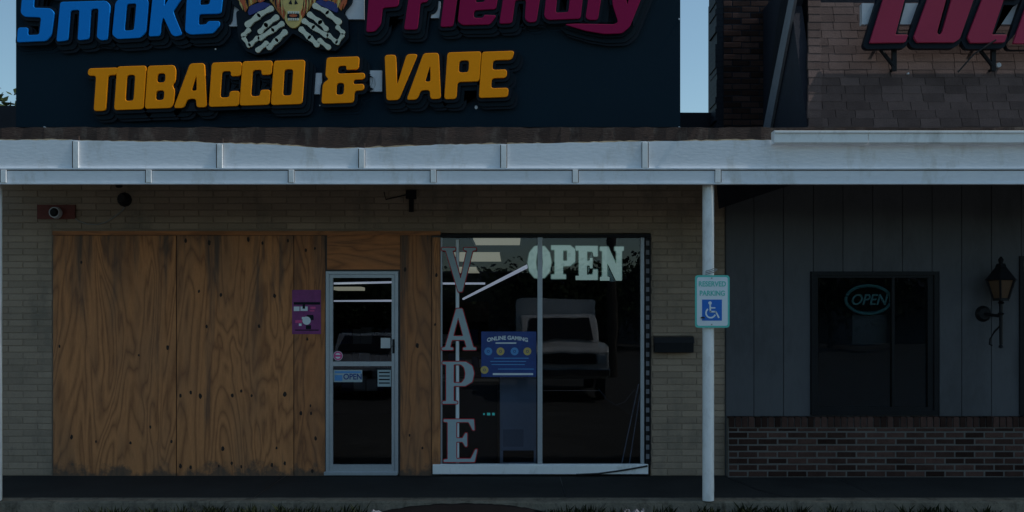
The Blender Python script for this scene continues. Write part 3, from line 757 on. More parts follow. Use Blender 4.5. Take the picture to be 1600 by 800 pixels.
blob(sk, [(316, 66), (345, 58), (376, 66), (378, 92), (346, 100), (314, 92)], yl - .002, .003, 1)
for i in range(5): blob(sk, [(318 + i * 12, 56), (328 + i * 12, 55), (328 + i * 12, 67), (319 + i * 12, 68)], yl - .006, .006, 2, r=.5)
for i in range(5): blob(sk, [(320 + i * 11, 90), (329 + i * 11, 91), (328 + i * 11, 103), (321 + i * 11, 102)], yl - .006, .006, 2, r=.5)
blob(sk, [(322, 18), (335, -4), (340, 22)], yl - .002, .003, 1, r=1); blob(sk, [(352, 22), (356, -4), (370, 18)], yl - .002, .003, 1, r=1)
blob(sk, [(290, -60), (330, -70), (334, -40), (300, -30)], yl - .002, .003, 1); blob(sk, [(400, -60), (360, -70), (356, -40), (390, -30)], yl - .002, .003, 1)
blob(sk, [(326, 74), (346, 70), (366, 74), (364, 82), (346, 86), (328, 82)], yl - .005, .004, 3, r=1)
sk.build('skull', ['cream', 'navy2', 'bone', 'orange'], emo)

# ------------------------------------------------------------------ neighbour's red channel-letter sign
lsy = -1.235
lk = thing('letter_sign', 'slanted red channel letters on a pale raceway above the shingled mansard', 'sign', (W(1500, 0, lsy)[0], yb, W(0, 100, lsy)[1]))
luck = {'L': [[(1359, 67), (1415, 66), (1419, 54), (1399, 54), (1417, -14), (1384, -14)]],
 'U': [[(1428, 58), (1433, 66), (1492, 66), (1500, 60), (1526, -14), (1491, -14), (1472, 51), (1468, 55), (1464, 51), (1482, -14), (1454, -14)]],
 'C': [[(1512, 58), (1517, 67), (1570, 66), (1574, 54), (1550, 54), (1569, -2), (1592, -2), (1597, -14), (1540, -14)]],
 'K': [[(1583, 68), (1610, 68), (1618, 40), (1626, 40), (1632, 68), (1660, 68), (1652, 30), (1690, -14), (1655, -14), (1632, 14), (1640, -14), (1612, -14)]],
 'Y': [[(1682, 68), (1708, 68), (1718, 34), (1756, -14), (1724, -14), (1708, 10), (1702, -14), (1672, -14), (1690, 34)]]}
k = sc(lsy)
for nm, cs in luck.items():
    wc = topl([rnd(c, 2.5) for c in cs], lsy)
    o = put(glyph(wc, lsy, .03, 0, .003), 'letter', 'lred', lk)
    put(glyph([wc[0]], lsy + .032, .06, 6.0 * k, 0, -2 * k, -2 * k), 'letter_can', 'navy2', o)
m = MB(); m.pbox(1347, 5, 1757, 38, lsy + .095, .06); m.build('raceway', 'race', lk)
for px in (1405, 1562, 1700):
    m = MB(); X, _ = W(px, 0, lsy); z0_ = W(0, 103, yb)[1]; hh = (z0_ - zb) / math.cos(lean); yr = yb + U.y * hh
    m.box(X - .02, X + .02, lsy + .10, lsy + .13, z0_ - .02, W(0, 38, lsy)[1])
    m.tube([(X, lsy + .115, z0_), (X, yr + .05, z0_)], .014, 8); m.tube([(X, lsy + .115, z0_ + .02), (X - .15, lsy + .115, W(0, 66, lsy)[1])], .018, 8)
    m.tube([(X, lsy + .2, W(0, 30, lsy)[1]), (X, yr + .2, W(0, 30, lsy)[1])], .014, 8)
    m.build('bracket', 'black', lk)
# loose conduit hanging from the raceway
m = MB(); a = W(1350, 50, -1.1); m.tube([(W(1560, 40, -1.3)[0], -1.26, W(0, 60, -1.3)[1]), (W(1530, 40, -1.3)[0], -1.2, W(0, 85, -1.2)[1]), (W(1500, 0, -1.2)[0], -1.16, W(0, 112, -1.18)[1])], .008, 6)
m.build('conduit', 'bcable', lk)
m = MB()
for px, py, rr2 in ((1558, 103, .022), (1417, 116, .008)):
    Z = W(0, py, -1.05)[1]; y0 = yb + math.tan(lean) * (Z - zb); X, Z = W(px, py, y0); m.tube([(X, y0 - .035, Z), (X, y0 + .03, Z)], rr2, 12)
m.build('roof_vent_caps', 'race', nb)

# ------------------------------------------------------------------ things on the walls
# reserved-parking sign on the post
ry = yf + .035
rs = thing('parking_sign', 'green bordered reserved parking sign with blue wheelchair symbol strapped to the white post', 'sign', (W(1113, 0, ry)[0], ry, W(0, 512, ry)[1]))
m = MB(); cs = rnd([W(1086, 430, ry), W(1140, 430, ry), W(1140, 512, ry), W(1086, 512, ry)], .03, 5); m.prism(cs, 'y', ry, ry + .004); m.build('plate', 'signg', rs)
m = MB(); cs = rnd([W(1089, 433, ry), W(1137, 433, ry), W(1137, 509, ry), W(1089, 509, ry)], .022, 5); m.prism(cs, 'y', ry - .0012, ry - .0002); m.build('face', 'signw', rs)
put(text('RESERVED', 1113, 444, 8, ry - .003, .0015, 0, .86, .25), 'lettering', 'signg', rs)
put(text('PARKING', 1113, 458.5, 8, ry - .003, .0015, 0, .86, .25), 'lettering', 'signg', rs)
m = MB(); m.pbox(1097, 468, 1128, 501, ry - .003, .0015); sb = m.build('symbol_panel', 'signb', rs)
m = MB(); yy = ry - .0048
def ring(mb, cx_, cy_, r0, r1, a0, a1, y, t=.001, n=18, mi=0):
    for i in range(n):
        p, q = R(a0 + (a1 - a0) * i / n), R(a0 + (a1 - a0) * (i + 1) / n)
        mb.prism([W(cx_ + r0 * math.cos(p), cy_ + r0 * math.sin(p), y), W(cx_ + r1 * math.cos(p), cy_ + r1 * math.sin(p), y), W(cx_ + r1 * math.cos(q), cy_ + r1 * math.sin(q), y), W(cx_ + r0 * math.cos(q), cy_ + r0 * math.sin(q), y)], 'y', y, y + t, mi)
def stroke(mb, pts, wd, y, t=.001, mi=0):
    for (a, b), (c, d_) in zip(pts, pts[1:]):
        A = Vector((a, b)); B = Vector((c, d_)); n_ = (B - A).normalized(); q = Vector((-n_.y, n_.x)) * wd / 2; e = n_ * wd * .35
        mb.prism([W(*(A - q - e), y), W(*(B - q + e), y), W(*(B + q + e), y), W(*(A + q - e), y)], 'y', y, y + t, mi)
ring(m, 1109.5, 473.5, 0, 2.7, 0, 360, yy); ring(m, 1110.5, 489, 6.2, 8.6, 20, 235, yy)
stroke(m, [(1109.6, 477), (1110, 487), (1118.5, 487), (1123, 496)], 2.4, yy - .0002); stroke(m, [(1110, 481), (1117, 481)], 2, yy - .0004)
m.build('wheelchair_symbol', 'signw', sb)
m = MB(); X, Z = W(1098, 496, ry); m.lathe([(0, 0), (.02, .0), (.016, .01), (0, .012)], (X, ry - .006, Z - .006), 10)
m.build('scuff', 'bcable', rs)
m = MB(); X, Z = W(1110, 424, ry)
for i in range(3): m.tube([(X - .045, ry + .002, Z - .03 + i * .015), (X - .01, ry - .008, Z - .018 + i * .014), (X + .03, ry - .006, Z - .008 + i * .016), (X + .06, ry + .004, Z + .018)], .004, 6)
for py in (434.5, 507): x_, z_ = W(1112, py, ry); m.tube([(x_, ry - .006, z_), (x_, ry, z_)], .006, 8)
m.build('strap', 'wire', rs)

# mailbox
my = -.1; mbx = thing('mailbox', 'black wall mounted mailbox on the beige brick beside the white post', 'mailbox', (W(1054, 0, my)[0], -.05, W(0, 551, my)[1]))
x0_, z0_ = W(1023, 551, my); x1_, z1_ = W(1084, 528, my)
m = MB(); m.prism([(my, z0_), (-.001, z0_), (-.001, z1_ + .015), (my + .03, z1_), (my, z1_ - .04)], 'x', x0_, x1_); m.build('body', 'black', mbx, bev=.003)
m = MB(); m.prism([(my - .006, z1_ - .05), (my - .001, z1_ - .05), (my + .028, z1_ + .002), (-.003, z1_ + .018), (-.003, z1_ + .023), (my + .026, z1_ + .008)], 'x', x0_ - .006, x1_ + .006); m.build('lid', 'blackp', mbx)

# cameras
c1 = thing('security_camera', 'round black camera on a rust red plate at the upper left of the brick wall', 'camera', (W(85, 0, 0)[0], -.03, W(0, 342, 0)[1]))
m = MB(); m.pbox(58, 320, 117, 342, -.02, .018); m.build('mounting_plate', 'rust', c1)
X, Z = W(85.5, 332, -.06); m = MB()
def disc(mb, X, Z, y0, y1, r0, r1, n=20, mi=0): mb.tube([(X, y0, Z), (X, y1, Z)], r0, n, mi, r1)
disc(m, X, Z, -.02, -.075, .062, .055); cb_ = m.build('camera_ring', 'race', c1, smooth=True)
m = MB(); disc(m, X, Z, -.076, -.095, .045, .03); m.build('lens', 'black', cb_, smooth=True)
c2 = thing('security_camera', 'black turret camera hanging under the soffit above the plywood with a loose cable', 'camera', (W(188, 0, -.2)[0], -.2, 3.1))
m = MB(); X, _ = W(184, 0, -.2); m.lathe([(0, 0), (.08, 0), (.07, -.03), (0, -.03)], (X, -.2, 3.1), 18); m.tube([(X, -.2, 3.08), (X + .03, -.24, 2.98)], .035, 12)
m.build('mount', 'blackp', c2, smooth=True)
X, Z = W(192, 311, -.26); m = MB()
m.lathe([(.001, -.075), (.04, -.062), (.064, -.035), (.072, 0), (.064, .035), (.04, .062), (.001, .075)], (X, -.22, Z), 20); hd = m.build('camera_head', 'black', c2, smooth=True)
m = MB(); disc(m, X - .005, Z + .005, -.28, -.302, .04, .034); m.build('lens', 'blackp', hd, smooth=True)
m = MB(); m.tube([(W(a, 0, -.012)[0], -.012, W(0, b, -.012)[1]) for a, b in ((110, 334), (122, 345), (136, 350), (152, 351), (166, 347), (180, 338), (190, 330), (196, 322))], .006, 6)
tag(m.build('cable', 'wire', loc=(W(150, 0, 0)[0], -.01, W(0, 351, 0)[1])), 'thin slack cable drooping between the plate camera and the turret camera', 'cable')
# old bracket and stain over the transom
fl_ = thing('light_bracket', 'black empty light bracket with wires on the brick above the plywood transom', 'bracket', (W(642, 0, 0)[0], -.03, W(0, 332, 0)[1]))
m = MB(); m.pbox(634, 297, 650, 310, -.05, .05); m.pbox(639, 310, 646, 331, -.025, .025); m.tube([(W(600, 0, -.02)[0], -.014, W(0, 300, 0)[1]), (W(603, 0, 0)[0], -.014, W(0, 312, 0)[1]), (W(634, 0, 0)[0], -.014, W(0, 305, 0)[1])], .006, 6)
m.build('bracket_body', 'black', fl_)

# poster on plywood
py_ = -.022
ps = thing('poster', 'small magenta and purple advertising poster stapled to the plywood left of the door', 'poster', (W(479, 0, py_)[0], py_, W(0, 522, py_)[1]))
m = MB(); m.pbox(456.5, 453, 501.5, 522, py_, .002); m.build('sheet', 'ppl', ps)
m = MB(); yy = py_ - .0012
for i in range(11):
    x = 459 + random.random() * 26; y_ = 457 + random.random() * 52; m.pbox(x, y_, x + random.uniform(4, 13), y_ + random.uniform(2, 7), yy - i * .00012, .0009, i % 4)
m.pbox(459, 472, 500, 476, yy - .0016, .001, 3); m.pbox(459, 479, 468, 486, yy - .002, .001, 2)
m.pbox(461, 515, 498, 516.5, yy - .002, .001, 1)
m.build('print', ['pink', 'navy2', 'signw', 'navy2'], ps)
m = MB(); ring(m, 479, 501, 0, 6.5, 0, 360, yy - .003); m.build('round_badge', 'signw', ps)

# door stickers
ds = thing('door_notice', 'white paper notice taped inside the door glass near the lock', 'notice', (W(602, 0, 0)[0], .006, W(0, 544, 0)[1]))
m = MB(); m.pbox(595, 528, 610, 544, .005, .0015); m.build('sheet', 'paper', ds); put(text('PUSH', 602.5, 534, 3.2, .0035, .0006), 'print', 'navy2', ds) if False else None
s2 = thing('door_sticker', 'round red and white sticker low on the upper door glass', 'sticker', (W(528, 0, 0)[0], .006, W(0, 562, 0)[1]))
m = MB(); ring(m, 528, 556, 0, 7.5, 0, 360, .005); m.build('disc', 'signw', s2); m = MB(); ring(m, 528, 556, 4.5, 6.8, 0, 360, .0035); stroke(m, [(523.5, 556), (532.5, 556)], 3, .003); m.build('print', 'pink', s2)
s3 = thing('door_label', 'blue and white opening hours label at the left of the lower door glass', 'label', (W(543, 0, 0)[0], .006, W(0, 597, 0)[1]))
m = MB(); m.pbox(521, 578, 566, 597, .005, .0015); m.build('sheet', 'vape', s3)
put(text('OPEN', 551, 589, 9, .003, .0008, 0, .9, .3), 'lettering', 'poster', s3)
m = MB(); m.pbox(523, 580, 564, 583, .0035, .001); m.pbox(523, 586, 535, 595, .0035, .001); m.build('print', 'lblue', s3)
s4 = thing('door_label', 'pale label with grey rows at the right of the lower door glass', 'label', (W(600, 0, 0)[0], .006, W(0, 603, 0)[1]))
m = MB(); m.pbox(590, 578, 611, 604, .005, .0015); m.build('sheet', 'vape', s4)
m = MB()
for i in range(4): m.pbox(592, 581 + i * 5.5, 609, 583 + i * 5.5, .0035, .001)
m.build('print', 'black', s4)

# ------------------------------------------------------------------ window display: VAPE letters, OPEN letters, poster, strip
SG = {  # serif glyphs, unit cells
 'V': [[(0, 1), (.4, 1), (.4, .94), (.32, .93), (.55, .3), (.73, .93), (.64, .94), (.64, 1), (1, 1), (1, .94), (.9, .93), (.6, 0), (.48, 0), (.12, .93), (0, .94)]],
 'A': [[(0, 0), (.34, 0), (.34, .06), (.25, .07), (.3, .24), (.66, .24), (.72, .07), (.62, .06), (.62, 0), (1, 0), (1, .06), (.92, .07), (.6, 1), (.42, 1), (.1, .07), (0, .06)], [(.34, .34), (.62, .34), (.48, .78)]],
 'P': [[(0, 0), (.48, 0), (.48, .06), (.36, .07), (.36, .42), (.72, .42), (.94, .52), (1, .72), (.94, .9), (.74, 1), (0, 1), (0, .94), (.12, .93), (.12, .07), (0, .06)], [(.36, .5), (.6, .5), (.7, .6), (.72, .72), (.68, .86), (.58, .93), (.36, .93)]],
 'E': [[(0, 0), (.92, 0), (1, .3), (.94, .3), (.8, .08), (.38, .08), (.38, .47), (.56, .47), (.64, .36), (.7, .36), (.7, .68), (.64, .68), (.56, .56), (.38, .56), (.38, .93), (.74, .93), (.86, .74), (.92, .74), (.9, 1), (0, 1), (0, .94), (.12, .93), (.12, .07), (0, .06)]]}
vy = -.036
vp = thing('vape_letter_sign', 'vertical VAPE letters, pale blue with red edges, on a pole behind the window', 'sign', (W(716, 0, vy)[0], vy + .03, 0))
m = MB(); X = W(714.5, 0, vy)[0]; m.tube([(X, -.008, W(0, 724, vy)[1]), (X, -.008, W(0, 374, vy)[1])], .0185, 12); m.build('pole', 'signw', vp, smooth=True)
for chh, (a, b, t, u) in zip('VAPE', ((690, 744, 387, 456), (690, 744, 482, 547), (691, 741, 565, 631), (693, 746, 655, 722))):
    cs = topl(cells(SG[chh], a, b, u, t, 0, 0, 1.5), vy)
    o = put(glyph(cs, vy - .002, .004, -.0015), 'letter', 'vape', vp); o['label'] = 'letter ' + chh
    put(glyph(cs, vy + .0025, .006, .0078), 'letter_edge', 'vred', o)
SL = {
 'O': [[(.0, .5), (.07, .78), (.28, .97), (.5, 1), (.72, .97), (.93, .78), (1, .5), (.93, .22), (.72, .03), (.5, 0), (.28, .03), (.07, .22)], [(.36, .5), (.4, .74), (.5, .84), (.6, .74), (.64, .5), (.6, .26), (.5, .16), (.4, .26)]],
 'P': [[(0, 0), (.62, 0), (.62, .14), (.5, .14), (.5, .38), (.8, .38), (1, .5), (1, .88), (.8, 1), (0, 1), (0, .86), (.14, .86), (.14, .14), (0, .14)], rc(.5, .54, .66, .84)],
 'E': [[(0, 0), (.95, 0), (.95, .32), (.76, .32), (.72, .17), (.5, .17), (.5, .42), (.6, .42), (.6, .34), (.74, .34), (.74, .66), (.6, .66), (.6, .58), (.5, .58), (.5, .83), (.72, .83), (.76, .68), (.95, .68), (.95, 1), (0, 1), (0, .86), (.14, .86), (.14, .14), (0, .14)]],
 'N': [[(0, 0), (.42, 0), (.42, .12), (.32, .14), (.32, .5), (.66, 0), (.92, 0), (.92, .86), (1, .88), (1, 1), (.6, 1), (.6, .88), (.68, .86), (.68, .5), (.36, 1), (0, 1), (0, .88), (.1, .86), (.1, .14), (0, .12)]]}
oy = .035
op = thing('open_led_sign', 'large mint green slab letters reading OPEN across the top of the window', 'sign', (W(898, 0, oy)[0], oy + .01, W(0, 438, oy)[1]))
for chh, (a, b, t, u) in zip('OPEN', ((824, 862, 383, 436), (861, 899, 383, 436), (899, 936, 384, 438), (937, 975, 385, 439))):
    cs = topl(cells(SL[chh], a, b, u, t, 0, 0, .8), oy)
    o = put(glyph(cs, oy - .004, .012, -.003), 'letter', 'mint', op); o['label'] = 'letter ' + chh
    put(glyph(cs, oy + .009, .01, .006), 'letter_edge', 'mintd', o)
m = MB(); m.pbox(830, 405, 972, 408, oy + .024, .008); m.build('mounting_rail', 'wire', op)
ky = .006
kp = thing('gaming_poster', 'dark blue poster headed ONLINE GAMING taped inside the window with round badges', 'poster', (W(796, 0, ky)[0], ky, W(0, 588, ky)[1]))
m = MB(); m.pbox(752, 518, 838, 589, ky, .002); m.build('sheet', 'poster', kp)
put(text('ONLINE GAMING', 793, 528, 6, ky - .002, .001, 0, .98, .3, arc=.55), 'lettering', 'signw', kp)
m = MB(); stroke(m, [(775, 536), (806, 536)], 2, ky - .002); m.build('rule', 'signw', kp)
for i, (x, y_, mt) in enumerate(((763, 549, 'lblue'), (782, 549, 'cream'), (804, 549, 'lblue'), (824, 549, 'cream'), (757, 578, 'cream'))):
    m = MB(); ring(m, x, y_, 2.2, 6.2, 0, 360, ky - .002); ring(m, x, y_, 0, 1.4, 0, 360, ky - .002, n=8); m.build('badge', mt, kp)
m = MB()
for i, (a, b, y_) in enumerate(((772, 826, 559), (766, 822, 564), (768, 820, 569), (778, 834, 576))): m.pbox(a, y_, b, y_ + 1.3, ky - .002, .001)
m.build('small_print', 'lblue', kp)
m = MB(); m.pbox(770, 583, 833, 586, ky - .002, .001); m.build('footer_line', 'signw', kp)
# black module strip up the right jamb
st_ = thing('light_strip', 'black strip of unlit light modules up the right side of the shop window', 'light strip', (W(1012, 0, -.03)[0], -.03, W(0, 727, 0)[1]))
m = MB(); m.pbox(1010, 371, 1011.2, 725, -.022, .006); m.build('strip_wire', 'bcable', st_)
q = 376
while q < 722: m = MB(); m.pbox(1009.5, q, 1014.5, q + 7.5, -.034, .012); m.build('light_module', 'trim', st_); q += 14.5
m = MB(); m.tube([(W(a, 0, -.075)[0], -.07, W(0, b, -.07)[1]) for a, b in ((1012, 728), (990, 732), (965, 736), (935, 740), (900, 741.5))] , .009, 6)
tag(m.build('sill_cable', 'bcable', loc=(W(950, 0, 0)[0], -.07, .02)), 'black cable lying over the right end of the white window sill', 'cable')
m = MB()
m.tube([(W(a, 0, .06)[0], .06, W(0, b, .06)[1]) for a, b in ((998, 600), (985, 660), (971, 726))], .006, 6)
m.tube([(W(a, 0, .06)[0], .06, W(0, b, .06)[1]) for a, b in ((1001, 610), (992, 668), (983, 726))], .006, 6)
tag(m.build('window_rod_pair', 'greyw', loc=(W(980, 0, 0)[0], .06, 0)), 'two slim grey rods leaning inside the right of the window', 'rods')
m = MB(); m.tube([(W(a, 0, .08)[0], .08, W(0, b, .08)[1]) for a, b in ((934, 606), (948, 624), (962, 633), (976, 628), (992, 608))], .004, 6)
tag(m.build('sagging_wire', 'wire', loc=(W(960, 0, 0)[0], .08, 0)), 'pale cord sagging in a loop inside the right window pane', 'wire')

# ------------------------------------------------------------------ shop interior
ct = thing('display_cabinet', 'pale grey cabinet standing inside the window under the blue poster', 'cabinet', (W(808, 0, .5)[0], .6, 0))
yc = .35; m = MB(); x0_, _ = W(781, 0, yc); x1_, z1_ = W(838, 590, yc); m.box(x0_, x1_, yc, yc + .5, 0, z1_); m.build('body', 'greyw', ct, bev=.005)
m = MB(); m.pbox(786, 671, 818, 698, yc - .004, .003); m.build('paper_notice', 'paper', ct)
m = MB(); m.pbox(786, 704, 834, 722, yc - .006, .005); m.build('vent_grille', 'black', ct)
kc = thing('shop_counter', 'dark brown counter with cyan indicator lights inside the window', 'counter', (W(735, 0, .9)[0], 1.1, 0))
yc = .8; m = MB(); x0_, _ = W(690, 0, yc); x1_, z1_ = W(777, 600, yc); m.box(x0_, x1_, yc, yc + .5, 0, z1_); m.box(x0_ - .02, x1_ + .02, yc - .02, yc + .52, z1_, z1_ + .03); m.build('body', 'counter', kc)
m = MB(); m.pbox(755, 645.5, 757.5, 648.5, yc - .004, .003); m.pbox(761, 645, 766, 649, yc - .004, .003); m.pbox(769, 645, 773, 649, yc - .004, .003); m.build('indicator_lights', 'cyan', kc)
for (a, b, c, d_, lab) in ((744, 812, 371, 381, 'nearest ceiling light panel seen at the top of the window'), (718, 783, 394, 407, 'second ceiling light panel behind the letter V'), (716, 750, 417, 426, 'third and smaller ceiling light panel beyond the letter V'), (686, 706, 434, 442, 'farthest ceiling light panel beside the plywood edge')):
    zc_ = 2.748; d0 = F * (zc_ - CH) / (HZ - c); d1 = F * (zc_ - CH) / (HZ - d_)
    xa, xb = (a - 800) / F * d1, (b - 800) / F * d1; ya, yb_ = d0 - CD, min(d1 - CD, 11.8)
    if yb_ - ya < .3: ya = yb_ - .6
    t_ = thing('ceiling_light', lab, 'ceiling light', ((xa + xb) / 2, (ya + yb_) / 2, zc_))
    m = MB(); m.box(xa, xb, ya, yb_, zc_ - .02, zc_ + .0); m.build('diffuser', 'panel', t_)
    m = MB(); m.box(xa - .03, xa - .002, ya, yb_, zc_ - .025, zc_); m.box(xb + .002, xb + .03, ya, yb_, zc_ - .025, zc_); m.build('frame', 'alu', t_)
def tubel(p, q, lab):
    o = MB(); o.tube([p, q], .022, 10); mid = [(a + b) / 2 for a, b in zip(p, q)]
    tag(o.build('tube_light', 'tube', loc=mid), lab, 'tube light')
def pt(px, py, y): x, z = W(px, py, y); return (x, y, z)
tubel(pt(830, 413, .7), pt(724, 467, 9.6), 'long white tube light running back diagonally beside the letter V')
tubel(pt(690, 443, 9.5), pt(758, 443, 9.5), 'short level white tube light at the back behind the letter V')
tubel(pt(516, 443, 9.5), pt(612, 441, 9.5), 'upper level tube light seen through the door glass')
tubel(pt(516, 471, 8.0), pt(612, 470, 8.0), 'lower level tube light seen through the door glass')
t_ = thing('ceiling_light', 'ceiling light panel seen through the top of the door glass', 'ceiling light', (pt(542, 451, 9)[0], 9, 2.6))
m = MB(); m.pbox(521, 448, 564, 453, 9.0, .5); m.build('diffuser', 'panel', t_)
sf = thing('shelf_unit', 'dark shelving with boxed goods at the back of the shop behind the door', 'shelf', (-2.4, 6, 0))
m = MB()
for z in (.4, .8, 1.2, 1.6): m.box(-3.6, -.4, 6, 6.4, z, z + .03)
m.box(-3.6, -.4, 6.4, 6.43, 0, 1.95); m.build('frame', 'counter', sf)
m = MB()
for z in (.43, .83, 1.23):
    x = -3.5
    while x < -.5: w_ = random.uniform(.08, .22); m.box(x, x + w_ * .9, 6.05, 6.3, z, z + random.uniform(.12, .3), random.randrange(4)); x += w_
m.build('boxed_goods', ['greyw', 'poster', 'rust', 'counter'], sf)

# ------------------------------------------------------------------ neighbour window neon and lantern
ny_ = .03
ns = thing('neon_sign', 'unlit oval neon OPEN sign hanging in the dark right window', 'neon sign', (W(1357, 0, ny_)[0], ny_, W(0, 491, ny_)[1]))
def oval(cx_, cy_, rx, ry_, y, n=40): return [pt(cx_ + rx * math.cos(2 * math.pi * i / n), cy_ + ry_ * math.sin(2 * math.pi * i / n), y) for i in range(n + 1)]
m = MB(); m.tube(oval(1357, 468, 36, 22.5, ny_), .011, 6); m.build('outer_tube', 'neon', ns)
m = MB(); m.tube(oval(1357, 468, 33.5, 20, ny_), .004, 6); m.build('inner_tube', 'neon', ns)
put(text('OPEN', 1357, 469, 17, ny_ - .004, .008, .28, .92, .3), 'lettering', 'neon', ns)
m = MB(); m.pbox(1332, 492, 1385, 538, .09, .003); tag(m.build('hanging_sheet', 'counter', loc=(W(1358, 0, .09)[0], .09, 1.3)), 'faint dark notice sheet taped below the oval neon sign', 'notice')
ly = -.2
ln = thing('wall_lantern', 'black coach lantern with amber glass on a scrolled bracket by the right edge', 'lantern', (W(1563, 0, ly)[0], -.02, W(0, 540, ly)[1]))
k = sc(ly); X, _ = W(1564, 0, ly)
def hexp(r0, z0, r1, z1, mb, mi=0):
    mb.lathe([(.001, z0), (r0, z0), (r1, z1), (.001, z1)], (X, ly, 0), 6, mi)
def zz_(py): return W(0, py, ly)[1]
m = MB(); hexp(.165, zz_(438), .055, zz_(417), m); hexp(.06, zz_(417), .045, zz_(412), m); hexp(.02, zz_(412), .03, zz_(406), m); hexp(.03, zz_(406), .01, zz_(401), m); m.build('roof_cap', 'black', ln)
m = MB(); hexp(.075, zz_(467), .135, zz_(438.5), m); m.build('glass', ['amber'], ln)
m = MB()
for i in range(6):
    a = 2 * math.pi * i / 6; m.tube([(X + .079 * math.cos(a), ly + .079 * math.sin(a), zz_(467)), (X + .142 * math.cos(a), ly + .142 * math.sin(a), zz_(438))], .010, 6)
hexp(.085, zz_(470), .085, zz_(466), m)
# dark panes at left, only one pane glows warm in the photo
a0 = [2 * math.pi * i / 6 for i in range(7)]
m.build('cage', 'black', ln)
m = MB(); m.tube([(X, ly, zz_(470)), (X, ly, zz_(538))], .02, 8, 0, .016); m.lathe([(.001, -.03), (.024, -.02), (.02, 0), (.001, .02)], (X, ly, zz_(540)), 10)
m.lathe([(.02, 0), (.035, .012), (.02, .024)], (X, ly, zz_(492)), 12); m.lathe([(.02, 0), (.033, .012), (.02, .024)], (X, ly, zz_(475)), 12); m.build('stem', 'black', ln, smooth=True)
m = MB(); xb_ = W(1550, 0, ly)[0]; m.tube([(xb_, -.022, zz_(490)), (xb_, -.06, zz_(490))], .085, 18, 0, .06); m.build('wall_plate', 'black', ln, smooth=True)
m = MB(); m.tube([(xb_, -.05, zz_(490)), (xb_ + .03, -.12, zz_(492)), (X, ly, zz_(494))], .016, 8)
m.tube([(X, ly, zz_(508)), (X - .05, ly + .03, zz_(518)), (X - .085, ly + .05, zz_(530)), (X - .09, ly + .05, zz_(538)), (X - .065, ly + .05, zz_(540))], .010, 8); m.build('scroll_arm', 'black', ln, smooth=True)

# ------------------------------------------------------------------ weeds and litter along the kerb
wd = MB()
def tuft(x, y, n_, h_):
    for _ in range(n_):
        a = random.random() * 6.28; L = h_ * random.uniform(.4, 1.1); lean_ = random.uniform(.1, .9)
        bx, by = x + random.uniform(-.05, .05), y + random.uniform(-.03, .03); w_ = random.uniform(.004, .010)
        dx_, dy_ = math.cos(a), math.sin(a)
        wd.add([(bx - dy_ * w_, by + dx_ * w_, -.13), (bx + dy_ * w_, by - dx_ * w_, -.13), (bx + dx_ * lean_ * L * .5 + dy_ * w_, by + dy_ * lean_ * L * .5 - dx_ * w_, -.13 + L * .65),
                (bx + dx_ * lean_ * L, by + dy_ * lean_ * L, -.13 + L)], [(0, 1, 2), (0, 2, 3)])
for _ in range(230):
    px = random.choice([random.gauss(300, 60), random.gauss(390, 60), random.gauss(930, 40), random.gauss(1130, 50), random.gauss(1260, 90), random.gauss(1420, 70), random.uniform(-100, 1700), random.gauss(210, 40), random.gauss(500, 40)])
    if 600 < px < 850 and random.random() < .85: continue
    tuft(W(px, 0, YK)[0], YK - random.uniform(.03, .25), random.randint(9, 18), random.uniform(.04, .135))
tag(wd.build('weeds', 'weed'), 'scrubby weeds and grass growing along the foot of the kerb', 'weeds', kind='stuff')
gv = MB()
for _ in range(700):
    px = random.uniform(-100, 1700); x = W(px, 0, YK)[0]; y_ = YK - random.uniform(.02, .9); r = random.uniform(.004, .016)
    pts = [(x + r * random.uniform(-1, 1), y_ + r * random.uniform(-1, 1), -.13 + r * random.uniform(-.1, 1.2)) for _ in range(4)]
    gv.add(pts, [(0, 1, 2), (0, 2, 3), (0, 3, 1), (1, 3, 2)])
tag(gv.build('loose_gravel', 'kerb'), 'loose gravel crumbs scattered on the asphalt by the kerb', 'gravel', kind='stuff')
def crumple(px, py, s_, lab):
    x = W(px, 0, YK - .15)[0]; m = MB(); n_ = 7; m_ = 5
    for i in range(n_):
        for j in range(m_):
            m.v.append((x + (i / (n_ - 1) - .5) * s_, YK - .15 + (j / (m_ - 1) - .5) * s_ * .6, -.125 + random.random() * s_ * .42))
    for i in range(n_ - 1):
        for j in range(m_ - 1):
            a = i * m_ + j; m.f.append([a, a + 1, a + m_ + 1, a + m_]); m.m.append(0)
    o = m.build('litter', 'trim', loc=(x, YK - .15, -.13)); tag(o, lab, 'litter')
    mo = o.modifiers.new('thick', 'SOLIDIFY'); mo.thickness = .002
crumple(592, 796, .17, 'crumpled pale wrapper at the kerb below the door')
crumple(990, 796, .19, 'crumpled pale blue wrapper at the kerb left of the white post')
m = MB(); X, _ = W(1108, 0, yf); m.tube([(X, yf - .0, -.001), (X + .004, yf + .01, .075)], .012, 8, 0, .005); tag(m.build('stake', 'bcable', loc=(X, yf, 0)), 'short black stub sticking up at the foot of the white post', 'stake') if False else None
